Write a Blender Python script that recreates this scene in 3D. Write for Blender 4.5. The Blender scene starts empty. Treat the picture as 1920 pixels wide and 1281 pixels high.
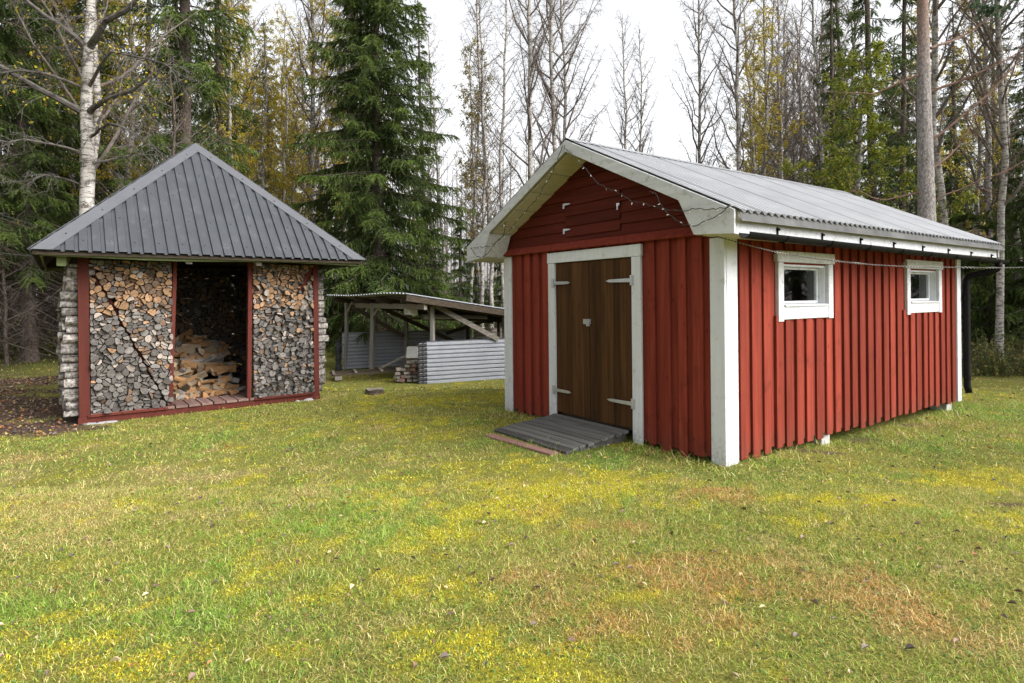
import bpy, math, random
import numpy as np
from mathutils import Matrix, Vector
SC = bpy.context.scene
COL = SC.collection
rad = math.radians
# ---------------------------------------------------------------- camera
cd = bpy.data.cameras.new('camera')
cam = bpy.data.objects.new('camera', cd)
COL.objects.link(cam)
cd.sensor_width = 36.0
cd.lens = 36.0 * 1128.0 / 1920.0
cd.shift_y = -80.5 / 1920.0
cd.clip_start = 0.05
cd.clip_end = 2000.0
cam.matrix_world = Matrix.Translation((0, 0, 1.6)) @ Matrix.Rotation(rad(90), 4, 'X') @ Matrix.Rotation(rad(-0.55), 4, 'Z')
SC.camera = cam
# ---------------------------------------------------------------- sky, sun, exposure
SUN_EL, SUN_AZ = 38.0, 118.0          # azimuth clockwise from +Y (behind the camera, to its right)
W = bpy.data.worlds.new("World")
SC.world = W
W.use_nodes = True
wt = W.node_tree
wt.nodes.clear()
sky = wt.nodes.new('ShaderNodeTexSky')
sky.sky_type = 'NISHITA'
sky.sun_disc = False
sky.sun_elevation = rad(SUN_EL)
sky.sun_rotation = rad(SUN_AZ)
sky.dust_density = 4.0
hs = wt.nodes.new('ShaderNodeHueSaturation')       # overcast: the blue is veiled by cloud
hs.inputs['Saturation'].default_value = 0.10
bg = wt.nodes.new('ShaderNodeBackground')
bg.inputs['Strength'].default_value = 0.15
wo = wt.nodes.new('ShaderNodeOutputWorld')
wt.links.new(sky.outputs[0], hs.inputs['Color'])
wt.links.new(hs.outputs[0], bg.inputs['Color'])
wt.links.new(bg.outputs[0], wo.inputs['Surface'])
sl = bpy.data.lights.new('sun', 'SUN')
sl.energy = 1.25
sl.angle = rad(40)
sl.color = (1.0, 0.95, 0.87)
so = bpy.data.objects.new('sun', sl)
COL.objects.link(so)
_d = Vector((math.sin(rad(SUN_AZ)) * math.cos(rad(SUN_EL)), math.cos(rad(SUN_AZ)) * math.cos(rad(SUN_EL)), math.sin(rad(SUN_EL))))
so.rotation_euler = _d.to_track_quat('Z', 'Y').to_euler()
so.location = (6, -8, 12)
SC.view_settings.view_transform = 'Standard'
SC.view_settings.look = 'None'
SC.view_settings.gamma = 1.0
SC.view_settings.exposure = 1.33
SC.cycles.max_bounces = 6
SC.cycles.diffuse_bounces = 3
SC.cycles.transmission_bounces = 4
SC.cycles.transparent_max_bounces = 4
# ---------------------------------------------------------------- helpers
RN = random.Random(11)
NP = np.random.default_rng(5)

def mesh_np(name, verts, faces, mats, midx=None, pattr=None, fattr=None, smooth=False):
    """faces: list of (n,k) int arrays; pattr/fattr: {name: array} point / face attributes (1 or 3 wide)."""
    me = bpy.data.meshes.new(name)
    verts = np.asarray(verts, dtype=np.float32)
    faces = [np.asarray(f, dtype=np.int32) for f in faces if len(f)]
    nf = sum(len(f) for f in faces)
    nl = sum(f.size for f in faces)
    me.vertices.add(len(verts))
    me.vertices.foreach_set('co', verts.ravel())
    me.loops.add(nl)
    me.loops.foreach_set('vertex_index', np.concatenate([f.ravel() for f in faces]))
    me.polygons.add(nf)
    tot = np.concatenate([np.full(len(f), f.shape[1], np.int32) for f in faces])
    me.polygons.foreach_set('loop_start', np.concatenate([[0], np.cumsum(tot)[:-1]]).astype(np.int32))
    try:
        me.polygons.foreach_set('loop_total', tot)
    except Exception:
        pass
    if midx is not None:
        me.polygons.foreach_set('material_index', np.asarray(midx, dtype=np.int32))
    for dom, dd in (('POINT', pattr), ('FACE', fattr)):
        for k, a in (dd or {}).items():
            a = np.asarray(a, dtype=np.float32)
            if a.ndim == 1:
                at = me.attributes.new(k, 'FLOAT', dom)
                at.data.foreach_set('value', a)
            else:
                at = me.attributes.new(k, 'FLOAT_VECTOR', dom)
                at.data.foreach_set('vector', a.ravel())
    for m in mats:
        me.materials.append(m)
    me.update(calc_edges=True)
    me.polygons.foreach_set('use_smooth', np.full(nf, bool(smooth)))
    return me

def link(name, me, parent=None, loc=None, rot=None, bevel=0.0):
    o = bpy.data.objects.new(name, me)
    COL.objects.link(o)
    if parent is not None:
        o.parent = parent
    if loc is not None:
        o.location = loc
    if rot is not None:
        o.rotation_euler = rot
    if bevel:
        b = o.modifiers.new('bevel', 'BEVEL')
        b.width = bevel
        b.segments = 1
        b.limit_method = 'ANGLE'
        b.angle_limit = rad(50)
    return o

def tag(o, label=None, cat=None, group=None, kind=None):
    if label: o['label'] = label
    if cat: o['category'] = cat
    if group: o['group'] = group
    if kind: o['kind'] = kind
    return o

def empty(name, loc=(0, 0, 0), rz=0.0, label=None, cat=None, group=None):
    o = bpy.data.objects.new(name, None)
    COL.objects.link(o)
    o.location = loc
    o.rotation_euler = (0, 0, rz)
    return tag(o, label, cat, group)

def vnorm(a):
    a = np.asarray(a, float)
    return a / (np.linalg.norm(a) + 1e-12)

class MB:
    """collects shapes; build() links them as one mesh object; every add() gets its own random 'rnd' (board to board variation)"""
    def __init__(s):
        s.v = []; s.f = []; s.m = []; s.r = []
    def add(s, verts, faces, mi=0, rnd=None):
        b = len(s.v)
        r = RN.random() if rnd is None else rnd
        s.v.extend([tuple(p) for p in verts])
        for f in faces:
            s.f.append([b + i for i in f]); s.m.append(mi); s.r.append(r)
        return s
    def hexa(s, p, mi=0, rnd=None):
        return s.add(p, [(0, 3, 2, 1), (4, 5, 6, 7), (0, 1, 5, 4), (1, 2, 6, 5), (2, 3, 7, 6), (3, 0, 4, 7)], mi, rnd)
    def box(s, x0, x1, y0, y1, z0, z1, mi=0, rnd=None):
        return s.hexa([(x0, y0, z0), (x1, y0, z0), (x1, y1, z0), (x0, y1, z0), (x0, y0, z1), (x1, y0, z1), (x1, y1, z1), (x0, y1, z1)], mi, rnd)
    def bar(s, p0, p1, w, h, up=(0, 0, 1), mi=0, rnd=None):
        p0 = np.array(p0, float); p1 = np.array(p1, float)
        d = vnorm(p1 - p0); a = vnorm(np.cross(d, up)); c = np.cross(a, d)
        q = []
        for P in (p0, p1):
            for sa, sc in ((-1, -1), (1, -1), (1, 1), (-1, 1)):
                q.append(P + a * sa * w / 2 + c * sc * h / 2)
        return s.add(q, [(0, 1, 2, 3), (7, 6, 5, 4), (0, 4, 5, 1), (1, 5, 6, 2), (2, 6, 7, 3), (3, 7, 4, 0)], mi, rnd)
    def prism(s, poly, off, mi=0, rnd=None):
        n = len(poly); off = np.array(off, float)
        q = [np.array(p, float) for p in poly] + [np.array(p, float) + off for p in poly]
        return s.add(q, [tuple(range(n))[::-1], tuple(range(n, 2 * n))] + [(i, (i + 1) % n, n + (i + 1) % n, n + i) for i in range(n)], mi, rnd)
    def tube(s, pts, r, n=8, mi=0, rnd=None, cap=True):
        v, f = tube_arrays([np.array(pts, float)], [np.full(len(pts), r) if np.isscalar(r) else np.array(r)], n)
        s.add(v, [tuple(q) for q in f], mi, rnd)
        if cap:
            b = len(s.v) - len(v)
            s.f.append([b + i for i in range(n)][::-1]); s.m.append(mi); s.r.append(s.r[-1])
            s.f.append([b + len(v) - n + i for i in range(n)]); s.m.append(mi); s.r.append(s.r[-1])
        return s
    def build(s, name, mats, parent=None, loc=None, rot=None, bevel=0.0, smooth=False):
        me = bpy.data.meshes.new(name)
        me.from_pydata(s.v, [], s.f)
        mats = mats if isinstance(mats, (list, tuple)) else [mats]
        for m in mats: me.materials.append(m)
        me.polygons.foreach_set('material_index', s.m)
        at = me.attributes.new('rnd', 'FLOAT', 'FACE')
        at.data.foreach_set('value', s.r)
        me.polygons.foreach_set('use_smooth', [smooth] * len(s.f))
        me.update()
        import bmesh
        bm = bmesh.new(); bm.from_mesh(me)
        bmesh.ops.recalc_face_normals(bm, faces=bm.faces)
        bm.to_mesh(me); bm.free()
        return link(name, me, parent, loc, rot, bevel)

_REFS = np.array([[0, 0, 1.], [1., 0, 0], [0, 1., 0], [.577, .577, .577], [.69, -.69, .21]])
def tube_arrays(paths, radii, n):
    """many tubes at once -> verts, quads"""
    V = []; F = []; base = 0
    ang = np.arange(n) * 2 * np.pi / n
    ca, sa = np.cos(ang), np.sin(ang)
    for P, R in zip(paths, radii):
        P = np.asarray(P, float); m = len(P)
        T = np.gradient(P, axis=0)
        T /= (np.linalg.norm(T, axis=1, keepdims=True) + 1e-12)
        cr = np.abs(np.linalg.norm(np.cross(T[:, None, :], _REFS[None]), axis=2)).min(0)
        ref = _REFS[int(np.argmax(cr))]
        A = np.cross(T, ref); A /= (np.linalg.norm(A, axis=1, keepdims=True) + 1e-12)
        B = np.cross(T, A)
        R = np.asarray(R, float)
        ring = P[:, None, :] + R[:, None, None] * (ca[None, :, None] * A[:, None, :] + sa[None, :, None] * B[:, None, :])
        V.append(ring.reshape(-1, 3))
        i = np.arange(m - 1)[:, None] * n; j = np.arange(n)[None, :]; k = (j + 1) % n
        F.append((base + np.stack([i + j, i + k, i + n + k, i + n + j], -1)).reshape(-1, 4))
        base += m * n
    return np.concatenate(V), np.concatenate(F)

# value noise (numpy) for ground colours
_PERM = NP.random((256, 256))
def vnoise(x, y):
    xi = np.floor(x).astype(int); yi = np.floor(y).astype(int)
    fx = x - xi; fy = y - yi
    fx = fx * fx * (3 - 2 * fx); fy = fy * fy * (3 - 2 * fy)
    g = lambda a, b: _PERM[a % 256, b % 256]
    return (g(xi, yi) * (1 - fx) + g(xi + 1, yi) * fx) * (1 - fy) + (g(xi, yi + 1) * (1 - fx) + g(xi + 1, yi + 1) * fx) * fy
def fbm(x, y, o=4):
    s = 0; a = 0.5; t = 0
    for i in range(o):
        s = s + a * vnoise(x + 17.3 * i, y + 9.1 * i); t += a
        x = x * 2.03; y = y * 2.03; a *= 0.55
    return s / t
def sstep(a, b, x):
    t = np.clip((x - a) / (b - a), 0, 1)
    return t * t * (3 - 2 * t)

# ---------------------------------------------------------------- materials
class NT:
    def __init__(s, name):
        s.mat = bpy.data.materials.new(name); s.mat.use_nodes = True
        s.t = s.mat.node_tree; s.t.nodes.clear()
        s.out = s.t.nodes.new('ShaderNodeOutputMaterial')
        s.p = s.n('ShaderNodeBsdfPrincipled')
        s.l(s.p.outputs[0], s.out.inputs['Surface'])
    def n(s, ty, **kw):
        nd = s.t.nodes.new(ty)
        for k, v in kw.items(): setattr(nd, k, v)
        return nd
    def l(s, a, b): s.t.links.new(a, b)
    def val(s, sock, v):
        if hasattr(v, 'is_output'): s.l(v, sock)
        else: sock.default_value = v
    def coord(s, scale=(1, 1, 1), which='Object', rot=(0, 0, 0)):
        tc = s.n('ShaderNodeTexCoord'); mp = s.n('ShaderNodeMapping')
        s.l(tc.outputs[which], mp.inputs['Vector'])
        mp.inputs['Scale'].default_value = scale; mp.inputs['Rotation'].default_value = rot
        return mp.outputs[0]
    def attr(s, name, out='Fac'):
        a = s.n('ShaderNodeAttribute'); a.attribute_name = name
        return a.outputs[out]
    def noise(s, vec, scale=5, detail=4, rough=0.55, dist=0.0):
        nz = s.n('ShaderNodeTexNoise'); s.l(vec, nz.inputs['Vector'])
        nz.inputs['Scale'].default_value = scale; nz.inputs['Detail'].default_value = detail
        nz.inputs['Roughness'].default_value = rough; nz.inputs['Distortion'].default_value = dist
        return nz.outputs['Fac']
    def ramp(s, fac, stops):
        r = s.n('ShaderNodeValToRGB'); s.l(fac, r.inputs[0])
        e = r.color_ramp.elements
        while len(e) < len(stops): e.new(0.5)
        for k, (p, c) in enumerate(stops):
            e[k].position = p; e[k].color = (c[0], c[1], c[2], 1) if hasattr(c, '__len__') else (c, c, c, 1)
        return r.outputs[0]
    def mix(s, fac, a, b, mode='MIX'):
        m = s.n('ShaderNodeMix', data_type='RGBA', blend_type=mode)
        s.val(m.inputs[0], fac)
        s.val(m.inputs[6], a if hasattr(a, 'is_output') else (*a, 1)); s.val(m.inputs[7], b if hasattr(b, 'is_output') else (*b, 1))
        return m.outputs[2]
    def math(s, op, a, b=0.0):
        m = s.n('ShaderNodeMath', operation=op); s.val(m.inputs[0], a); s.val(m.inputs[1], b)
        return m.outputs[0]
    def base(s, c): s.val(s.p.inputs['Base Color'], c if hasattr(c, 'is_output') else (*c, 1)); return s
    def rough(s, r): s.val(s.p.inputs['Roughness'], r); return s
    def metal(s, r): s.p.inputs['Metallic'].default_value = r; return s
    def spec(s, r): s.p.inputs['Specular IOR Level'].default_value = r; return s
    def bump(s, h, strength=0.3, dist=0.01):
        b = s.n('ShaderNodeBump'); s.l(h, b.inputs['Height'])
        b.inputs['Strength'].default_value = strength; b.inputs['Distance'].default_value = dist
        s.l(b.outputs[0], s.p.inputs['Normal']); return s

def wood(name, c0, c1, axis=2, rough=0.7, var=0.35, knots=None, streak=14, stain=None, bump=0.25, spec=0.25, splash=None):
    """boards: streaks along the axis, board to board variation, knots, blotches"""
    t = NT(name)
    sc = [streak, streak, streak]; sc[axis] = streak * 0.05
    v = t.coord(tuple(sc))
    # shift the pattern from board to board
    add = t.n('ShaderNodeVectorMath', operation='ADD'); cb = t.n('ShaderNodeCombineXYZ')
    r = t.attr('rnd')
    k = t.math('MULTIPLY', r, 37.0)
    for i in range(3): t.l(k, cb.inputs[i])
    t.l(v, add.inputs[0]); t.l(cb.outputs[0], add.inputs[1])
    nz = t.noise(add.outputs[0], 1.6, 6, 0.6, 0.4)
    col = t.ramp(nz, [(0.3, c0), (0.72, c1)])
    m = t.n('ShaderNodeMapRange'); t.l(r, m.inputs[0]); m.inputs[3].default_value = 1 - var; m.inputs[4].default_value = 1 + var * 0.6
    hsv = t.n('ShaderNodeHueSaturation'); t.l(col, hsv.inputs['Color']); t.l(m.outputs[0], hsv.inputs['Value'])
    col = hsv.outputs[0]
    if stain:
        b = t.noise(t.coord((1, 1, 1)), stain[1], 6, 0.68)
        col = t.mix(t.ramp(b, [(stain[2], 0.0), (stain[3], 1.0)]), col, stain[0])
    if knots:
        s3 = [7, 7, 7]; s3[axis] = 2.6
        ad = t.n('ShaderNodeVectorMath', operation='ADD'); t.l(t.coord(tuple(s3)), ad.inputs[0]); t.l(cb.outputs[0], ad.inputs[1])
        vo = t.n('ShaderNodeTexVoronoi'); t.l(ad.outputs[0], vo.inputs['Vector']); vo.inputs['Scale'].default_value = 1.0
        kf = t.ramp(vo.outputs['Distance'], [(0.03, 1.0), (0.10, 0.0)])
        col = t.mix(t.math('MULTIPLY', kf, 0.8), col, knots)
    if splash:
        tc = t.n('ShaderNodeTexCoord'); sp = t.n('ShaderNodeSeparateXYZ'); t.l(tc.outputs['Object'], sp.inputs[0])
        hz = t.ramp(t.math('ADD', t.math('MULTIPLY', sp.outputs[2], -2.2), 1.0), [(.35, 0.0), (1.0, .62)])
        s2 = t.ramp(t.noise(t.coord((1, 1, 1)), 38, 6, .7), [(.42, 0.0), (.62, 1.0)])
        col = t.mix(t.math('MULTIPLY', hz, s2), col, splash)
    t.base(col).rough(rough).spec(spec)
    t.bump(nz, bump, 0.006)
    return t.mat

M = {}
M['red_side'] = wood('red_paint', (.145, .0240, .0150), (.250, .0450, .0275), 2, 0.8, 0.3, spec=.12, knots=(.085, .012, .008), stain=((.105, .020, .012), 4, .56, .80), splash=(.09, .045, .03))
M['red_h_shaded'] = wood('red_paint_lying_shaded', (.070, .0125, .008), (.115, .0215, .0135), 1, 0.8, 0.25, spec=.12, knots=(.09, .014, .010))  # gable boards; the overhang's shade is painted into this darker red
M['white'] = wood('white_paint', (.57, .585, .62), (.66, .68, .72), 2, 0.55, 0.05, stain=((.36, .36, .33), 9, .56, .80), bump=.12, splash=(.17, .15, .10))
M['white_worn'] = wood('worn_white_paint', (.45, .46, .475), (.60, .61, .63), 1, 0.6, 0.06, stain=((.30, .29, .26), 14, .54, .72), bump=.15)
M['soffit'] = wood('cream_soffit_paint', (.54, .51, .43), (.63, .60, .53), 0, 0.6, 0.06, bump=.1)
M['red_old_dimmed'] = wood('old_red_paint_dimmed', (.066, .0135, .009), (.112, .0235, .0155), 2, 0.8, 0.25, knots=(.05, .012, .009))  # old paint, darkened further to stand for weaker light on the shelter
M['door'] = wood('brown_door_stain', (.040, .0185, .0068), (.102, .047, .017), 2, 0.7, 0.35, knots=(.03, .013, .006), stain=((.17, .105, .06), 34, .64, .82), spec=.12)
M['black_wood'] = wood('black_weathered_wood', (.050, .048, .046), (.165, .160, .150), 1, 0.85, 0.4, stain=((.13, .125, .09), 12, .56, .78), spec=.12)
M['red_board'] = wood('faded_red_board', (.17, .085, .07), (.26, .15, .125), 1, 0.85, 0.2)
M['gray_wood'] = wood('grey_weathered_wood', (.17, .155, .14), (.33, .31, .29), 2, 0.85, 0.25, knots=(.09, .08, .07))
M['gray_wood_x'] = wood('grey_weathered_wood_lying', (.15, .13, .11), (.30, .27, .24), 0, 0.85, 0.3)
M['dark_wood'] = wood('dark_roof_timber', (.035, .027, .020), (.085, .065, .045), 0, 0.85, 0.25)
M['floor_wood'] = wood('worn_red_floor_board', (.13, .075, .065), (.25, .17, .15), 1, 0.8, 0.25, stain=((.20, .045, .03), 5, .55, .72))

def metal_paint(name, c0, c1, rough=0.42, metal=0.0, stain=None, spec=0.5):
    t = NT(name)
    nz = t.noise(t.coord((1, 1, 1)), 3.0, 6, 0.65)
    col = t.ramp(nz, [(0.3, c0), (0.7, c1)])
    if stain:
        n2 = t.noise(t.coord((1, 1, 1)), stain[1], 8, 0.7)
        col = t.mix(t.ramp(n2, [(stain[2], 0.0), (stain[3], 1.0)]), col, stain[0])
    t.base(col).rough(t.ramp(t.noise(t.coord((1, 1, 1)), 11, 5), [(0.3, rough * 0.85), (0.7, min(1, rough * 1.25))])).metal(metal).spec(spec)
    return t.mat
M['roof_dark'] = metal_paint('dark_grey_sheet_metal', (.034, .037, .044), (.047, .051, .060), .45, stain=((.085, .088, .095), 6, .56, .80))
M['cap_dark'] = metal_paint('grey_ridge_flashing', (.075, .078, .088), (.092, .096, .107), .42)
def ribbed_sheet():
    t = NT('pale_grey_ribbed_sheet')
    v = t.coord((1, 1, 1)); sp = t.n('ShaderNodeSeparateXYZ'); t.l(v, sp.inputs[0])
    nz = t.noise(v, 2.2, 6, .65); n2 = t.noise(t.coord((14, .7, .7)), 2.5, 5, .6)
    col = t.ramp(nz, [(.3, (.215, .222, .238)), (.7, (.285, .292, .308))])
    # valley shade painted in so the ribs read, and a lap seam every tenth rib
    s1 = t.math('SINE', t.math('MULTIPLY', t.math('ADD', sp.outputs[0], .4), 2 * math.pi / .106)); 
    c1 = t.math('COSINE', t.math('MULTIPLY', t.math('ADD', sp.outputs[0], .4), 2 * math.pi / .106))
    dirt_or_shade = t.math('MULTIPLY', t.ramp(t.math('MULTIPLY', c1, -1.0), [(.35, 0.0), (.75, 1.0)]), t.ramp(n2, [(.3, .55), (.7, .95)]))
    col = t.mix(dirt_or_shade, col, (.06, .061, .065))
    seam = t.math('SINE', t.math('MULTIPLY', t.math('ADD', sp.outputs[0], .35), 2 * math.pi / 1.06))
    col = t.mix(t.ramp(seam, [(.992, 0.0), (.998, .8)]), col, (.05, .05, .052))
    t.base(col).rough(.5).spec(.4)
    return t.mat
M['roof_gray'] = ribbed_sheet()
M['flash_gray'] = metal_paint('galvanised_eave_flashing', (.055, .055, .056), (.11, .11, .11), .65, 0.0, spec=.2)
M['galv'] = metal_paint('galvanised_steel', (.42, .43, .45), (.60, .61, .63), .40, 0.75)
M['sheet_white'] = metal_paint('pale_corrugated_sheet', (.25, .262, .30), (.32, .332, .372), .5, 0.1, stain=((.16, .155, .15), 9, .62, .8))
M['black_plastic'] = metal_paint('black_plastic', (.004, .004, .0045), (.007, .007, .007), .6, spec=.12)
M['cable_green'] = metal_paint('dark_cable', (.02, .02, .018), (.035, .033, .03), .6)
M['rope'] = metal_paint('white_wound_rope', (.45, .44, .42), (.72, .71, .69), .8)
M['bulb'] = metal_paint('clear_light_bulb', (.72, .72, .70), (.85, .85, .83), .15)
M['stone'] = metal_paint('grey_stone', (.22, .22, .23), (.36, .36, .37), .85, stain=((.50, .50, .48), 10, .60, .75))
M['concrete'] = metal_paint('concrete', (.30, .30, .29), (.42, .42, .40), .9)
M['screw'] = metal_paint('dark_roofing_screw', (.03, .03, .033), (.05, .05, .052), .4)
M['wax'] = metal_paint('white_candle_wax', (.72, .71, .68), (.82, .81, .78), .4)
M['flame_orange'] = metal_paint('orange_candle_top', (.55, .20, .05), (.65, .27, .08), .5)
M['brick'] = metal_paint('old_red_brick', (.11, .065, .05), (.20, .125, .10), .9)
M['felt'] = metal_paint('black_roofing_felt', (.014, .015, .018), (.03, .032, .038), .7)
M['moss_green'] = metal_paint('green_mossy_eave_paint', (.10, .13, .05), (.17, .19, .09), .85)
M['interior'] = metal_paint('bare_interior_board', (.10, .07, .05), (.16, .12, .09), .9)
t = NT('window_glass')
t.base((.9, .93, .93)).rough(0.02)
t.p.inputs['Transmission Weight'].default_value = 0.0
gl = t.n('ShaderNodeBsdfGlossy'); gl.inputs['Roughness'].default_value = 0.015; gl.inputs['Color'].default_value = (1, 1, 1, 1)
tr = t.n('ShaderNodeBsdfTransparent'); tr.inputs['Color'].default_value = (.82, .86, .85, 1)
fr = t.n('ShaderNodeFresnel'); fr.inputs['IOR'].default_value = 1.6
mx = t.n('ShaderNodeMixShader'); t.l(fr.outputs[0], mx.inputs[0]); t.l(tr.outputs[0], mx.inputs[1]); t.l(gl.outputs[0], mx.inputs[2])
t.l(mx.outputs[0], t.out.inputs['Surface'])
M['glass'] = t.mat

# colour-from-attribute materials (grass blades, ground)
t = NT('grass_blade')
c = t.attr('tint', 'Vector')
t.base(c).rough(.55).spec(.25)
tl = t.n('ShaderNodeBsdfTranslucent'); t.l(c, tl.inputs['Color'])
mx = t.n('ShaderNodeMixShader'); mx.inputs[0].default_value = .35
t.l(t.p.outputs[0], mx.inputs[1]); t.l(tl.outputs[0], mx.inputs[2]); t.l(mx.outputs[0], t.out.inputs['Surface'])
M['grass'] = t.mat
t = NT('lawn_soil')
c = t.attr('tint', 'Vector')
nz = t.noise(t.coord((1, 1, 1)), 45, 8, .7)
n2 = t.noise(t.coord((1, 1, 1)), 9, 6, .65)
hv = t.n('ShaderNodeHueSaturation'); t.l(c, hv.inputs['Color'])
t.l(t.ramp(nz, [(.30, .22), (.72, 1.15)]), hv.inputs['Value'])
col = t.mix(t.ramp(n2, [(.60, 0.0), (.72, .55)]), hv.outputs[0], (.075, .055, .035))
t.base(col).rough(.95).spec(.1).bump(nz, .8, .02)
M['ground'] = t.mat
t = NT('fallen_leaf')
t.base(t.attr('tint', 'Vector')).rough(.6).spec(.3)
M['leaf'] = t.mat
# ================================================================ frames of the two sheds
SHED_A = np.array([2.006, 5.715, 0.0]); SHED_R = math.atan2(.581, .8139)      # x along the window wall, y along the door wall
HUT_A = np.array([-5.684, 7.875, 0.0]); HUT_R = math.atan2(.602, .798)        # x along the open front, y to the back
def to_local(x, y, A, R):
    c, s = math.cos(R), math.sin(R)
    dx, dy = x - A[0], y - A[1]
    return dx * c + dy * s, -dx * s + dy * c
LEAN = [(-2.09, 13.5), (2.6, 15.5), (0.0, 18.6), (-4.6, 16.3)]
def in_poly(x, y, P):
    ins = np.zeros(np.shape(x), bool)
    for i in range(len(P)):
        (x0, y0), (x1, y1) = P[i], P[(i + 1) % len(P)]
        c = ((y0 > y) != (y1 > y)) & (x < (x1 - x0) * (y - y0) / (y1 - y0 + 1e-9) + x0)
        ins ^= c
    return ins
# ================================================================ ground
def hgt(x, y):
    x = np.asarray(x, float); y = np.asarray(y, float)
    h = -0.30 * sstep(10.2, 13.2, y) * sstep(-7, -4.2, x)
    h = h - 0.11 * sstep(2.2, 4.0, x) * sstep(3, 6, y)
    h = h - 0.05 * sstep(-0.2, -1.2, y - 6.9 + 0.7 * np.abs(x - 1)) * 0
    h = h + 0.03 * (fbm(x * .9 + 40, y * .9 + 13, 3) - .5) + 0.5 * sstep(18, 60, y) * (fbm(x * .08, y * .08, 2)) 
    return h
def blob(x, y, L):
    s = np.zeros(np.shape(x))
    for cx, cy, rx, ry, w in L:
        s = np.maximum(s, w * np.exp(-(((x - cx) / rx) ** 2 + ((y - cy) / ry) ** 2)))
    return s
B_MOSS = [(.25, 5.2, 1.45, .5, 1.15), (-.3, 4.6, .9, .4, .9), (-.8, 4.1, .75, .5, .95), (-.75, 3.35, .8, .4, .85), (-.5, 9.6, 1.8, .9, 1), (-1.2, 7.7, 1.3, .8, .7), (4.0, 5.6, 1.3, .5, .7), (3.6, 4.4, .7, .35, .8), (2.5, 4.7, .5, .2, .7), (-.3, 2.7, .7, .3, .75), (-1.6, 2.6, .8, .3, .6), (.2, 12.2, 1.8, .7, .8)]
B_GREEN = [(-1.1, 4.15, .55, .42, 1), (-1.5, 3.2, 1.0, .5, .75), (6.9, 8.7, 1.4, 1.0, .9), (.9, 6.3, .9, .5, 1), (2.7, 5.75, 1.3, .4, .75), (-3.5, 7.2, 1.6, .6, .7), (-2.2, 2.9, .7, .5, .7), (4.6, 7.0, 1.3, .6, .7), (3.3, 3.6, .5, .4, .6)]
B_BROWN = [(1.75, 4.85, .42, .24, 1), (.55, 4.15, .6, .35, .85), (1.1, 3.45, .75, .45, .95), (.9, 2.8, .8, .4, .8), (1.9, 3.1, .8, .6, .75), (.2, 4.5, .7, .3, .6)]
B_TAN = [(-2.9, 5.5, 1.5, .7, .95), (-3.7, 4.6, 1.0, .6, 1), (2.2, 3.0, .9, .7, .7), (-1.6, 5.9, 1.2, .6, .8), (4.9, 5.2, .9, .4, .7), (-5.2, 5.6, 1.5, .6, .7), (3.0, 4.9, .8, .4, .6)]
B_DIRT = [(-7.6, 8.9, 1.7, 1.9, 1.3), (-6.2, 7.6, 1.0, .75, 1.2), (-9.5, 9.5, 2.4, 2.2, 1.2), (-10.5, 12, 2.2, 2.2, .9), (-5.9, 8.4, .8, .9, 1.1), (3.3, 6.4, .5, .14, 1), (2.95, 6.2, .7, .2, .72), (4.15, 7.05, .8, .3, .66), (5.4, 7.9, .8, .3, .66), (3.9, 4.75, .9, .14, .75), (1.75, 5.55, .35, .1, .6)]
def masks(x, y):
    n1 = fbm(x * 1.7 + 3, y * 1.7 + 8, 5); n2 = fbm(x * 2.3 + 31, y * 2.3 + 5, 5); n3 = fbm(x * 1.2 + 77, y * 1.2 + 21, 4); n4 = fbm(x * 4 + 7, y * 4 + 55, 4)
    n5 = fbm(x * 6.5 + 11, y * 6.5 + 91, 4)
    n6 = fbm(x * 17 + 5, y * 17 + 2, 3)
    moss = sstep(.34, .80, (n6 - .5) * .8 + blob(x, y, B_MOSS) * .62 + (n1 - .5) * 1.3 + (n5 - .5) * 1.2 + .14)
    green = sstep(.34, .80, blob(x, y, B_GREEN) * .52 + (n2 - .5) * 1.4 + (n5 - .5) * -.7 + .16)
    brown = sstep(.36, .80, blob(x, y, B_BROWN) * .68 + (n3 - .5) * 1.0 + (n4 - .5) * .8 + .12)
    tan = sstep(.34, .80, blob(x, y, B_TAN) * .48 + (n4 - .5) * 1.4 + (n3 - .5) * .6 + .22)
    dirt_or_shade = sstep(.42, .66, blob(x, y, B_DIRT) * .8 + (n2 - .5) * .8)
    forest = sstep(0, 5, y - 22.5 + 4.0 * sstep(3, 9, x) + 2.0 * (n3 - .5))
    forest = np.maximum(forest, sstep(0, 3.5, -x - 8.5 - 0.15 * (y - 9)) * sstep(6, 9, y))
    return moss, green, brown, tan, dirt_or_shade, forest
C_BASE = np.array([.290, .285, .066]); C_MOSS = np.array([.50, .44, .036]); C_GREEN = np.array([.195, .285, .058])
C_BROWN = np.array([.42, .25, .085]); C_TAN = np.array([.47, .37, .155]); C_DIRT = np.array([.120, .078, .055]); C_FOR = np.array([.075, .075, .025])
def gcol(x, y):
    moss, green, brown, tan, dirt_or_shade, forest = masks(x, y)
    c = np.broadcast_to(C_BASE, x.shape + (3,)).copy()
    for m, cc, k in ((tan, C_TAN, .75), (moss, C_MOSS, .85), (brown, C_BROWN, .85), (green, C_GREEN, .85), (forest, C_FOR, .8), (dirt_or_shade, C_DIRT, 1)):
        a = (m * k)[..., None]
        c = c * (1 - a) + cc * a
    return c, (moss, green, brown, tan, dirt_or_shade, forest)

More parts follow.
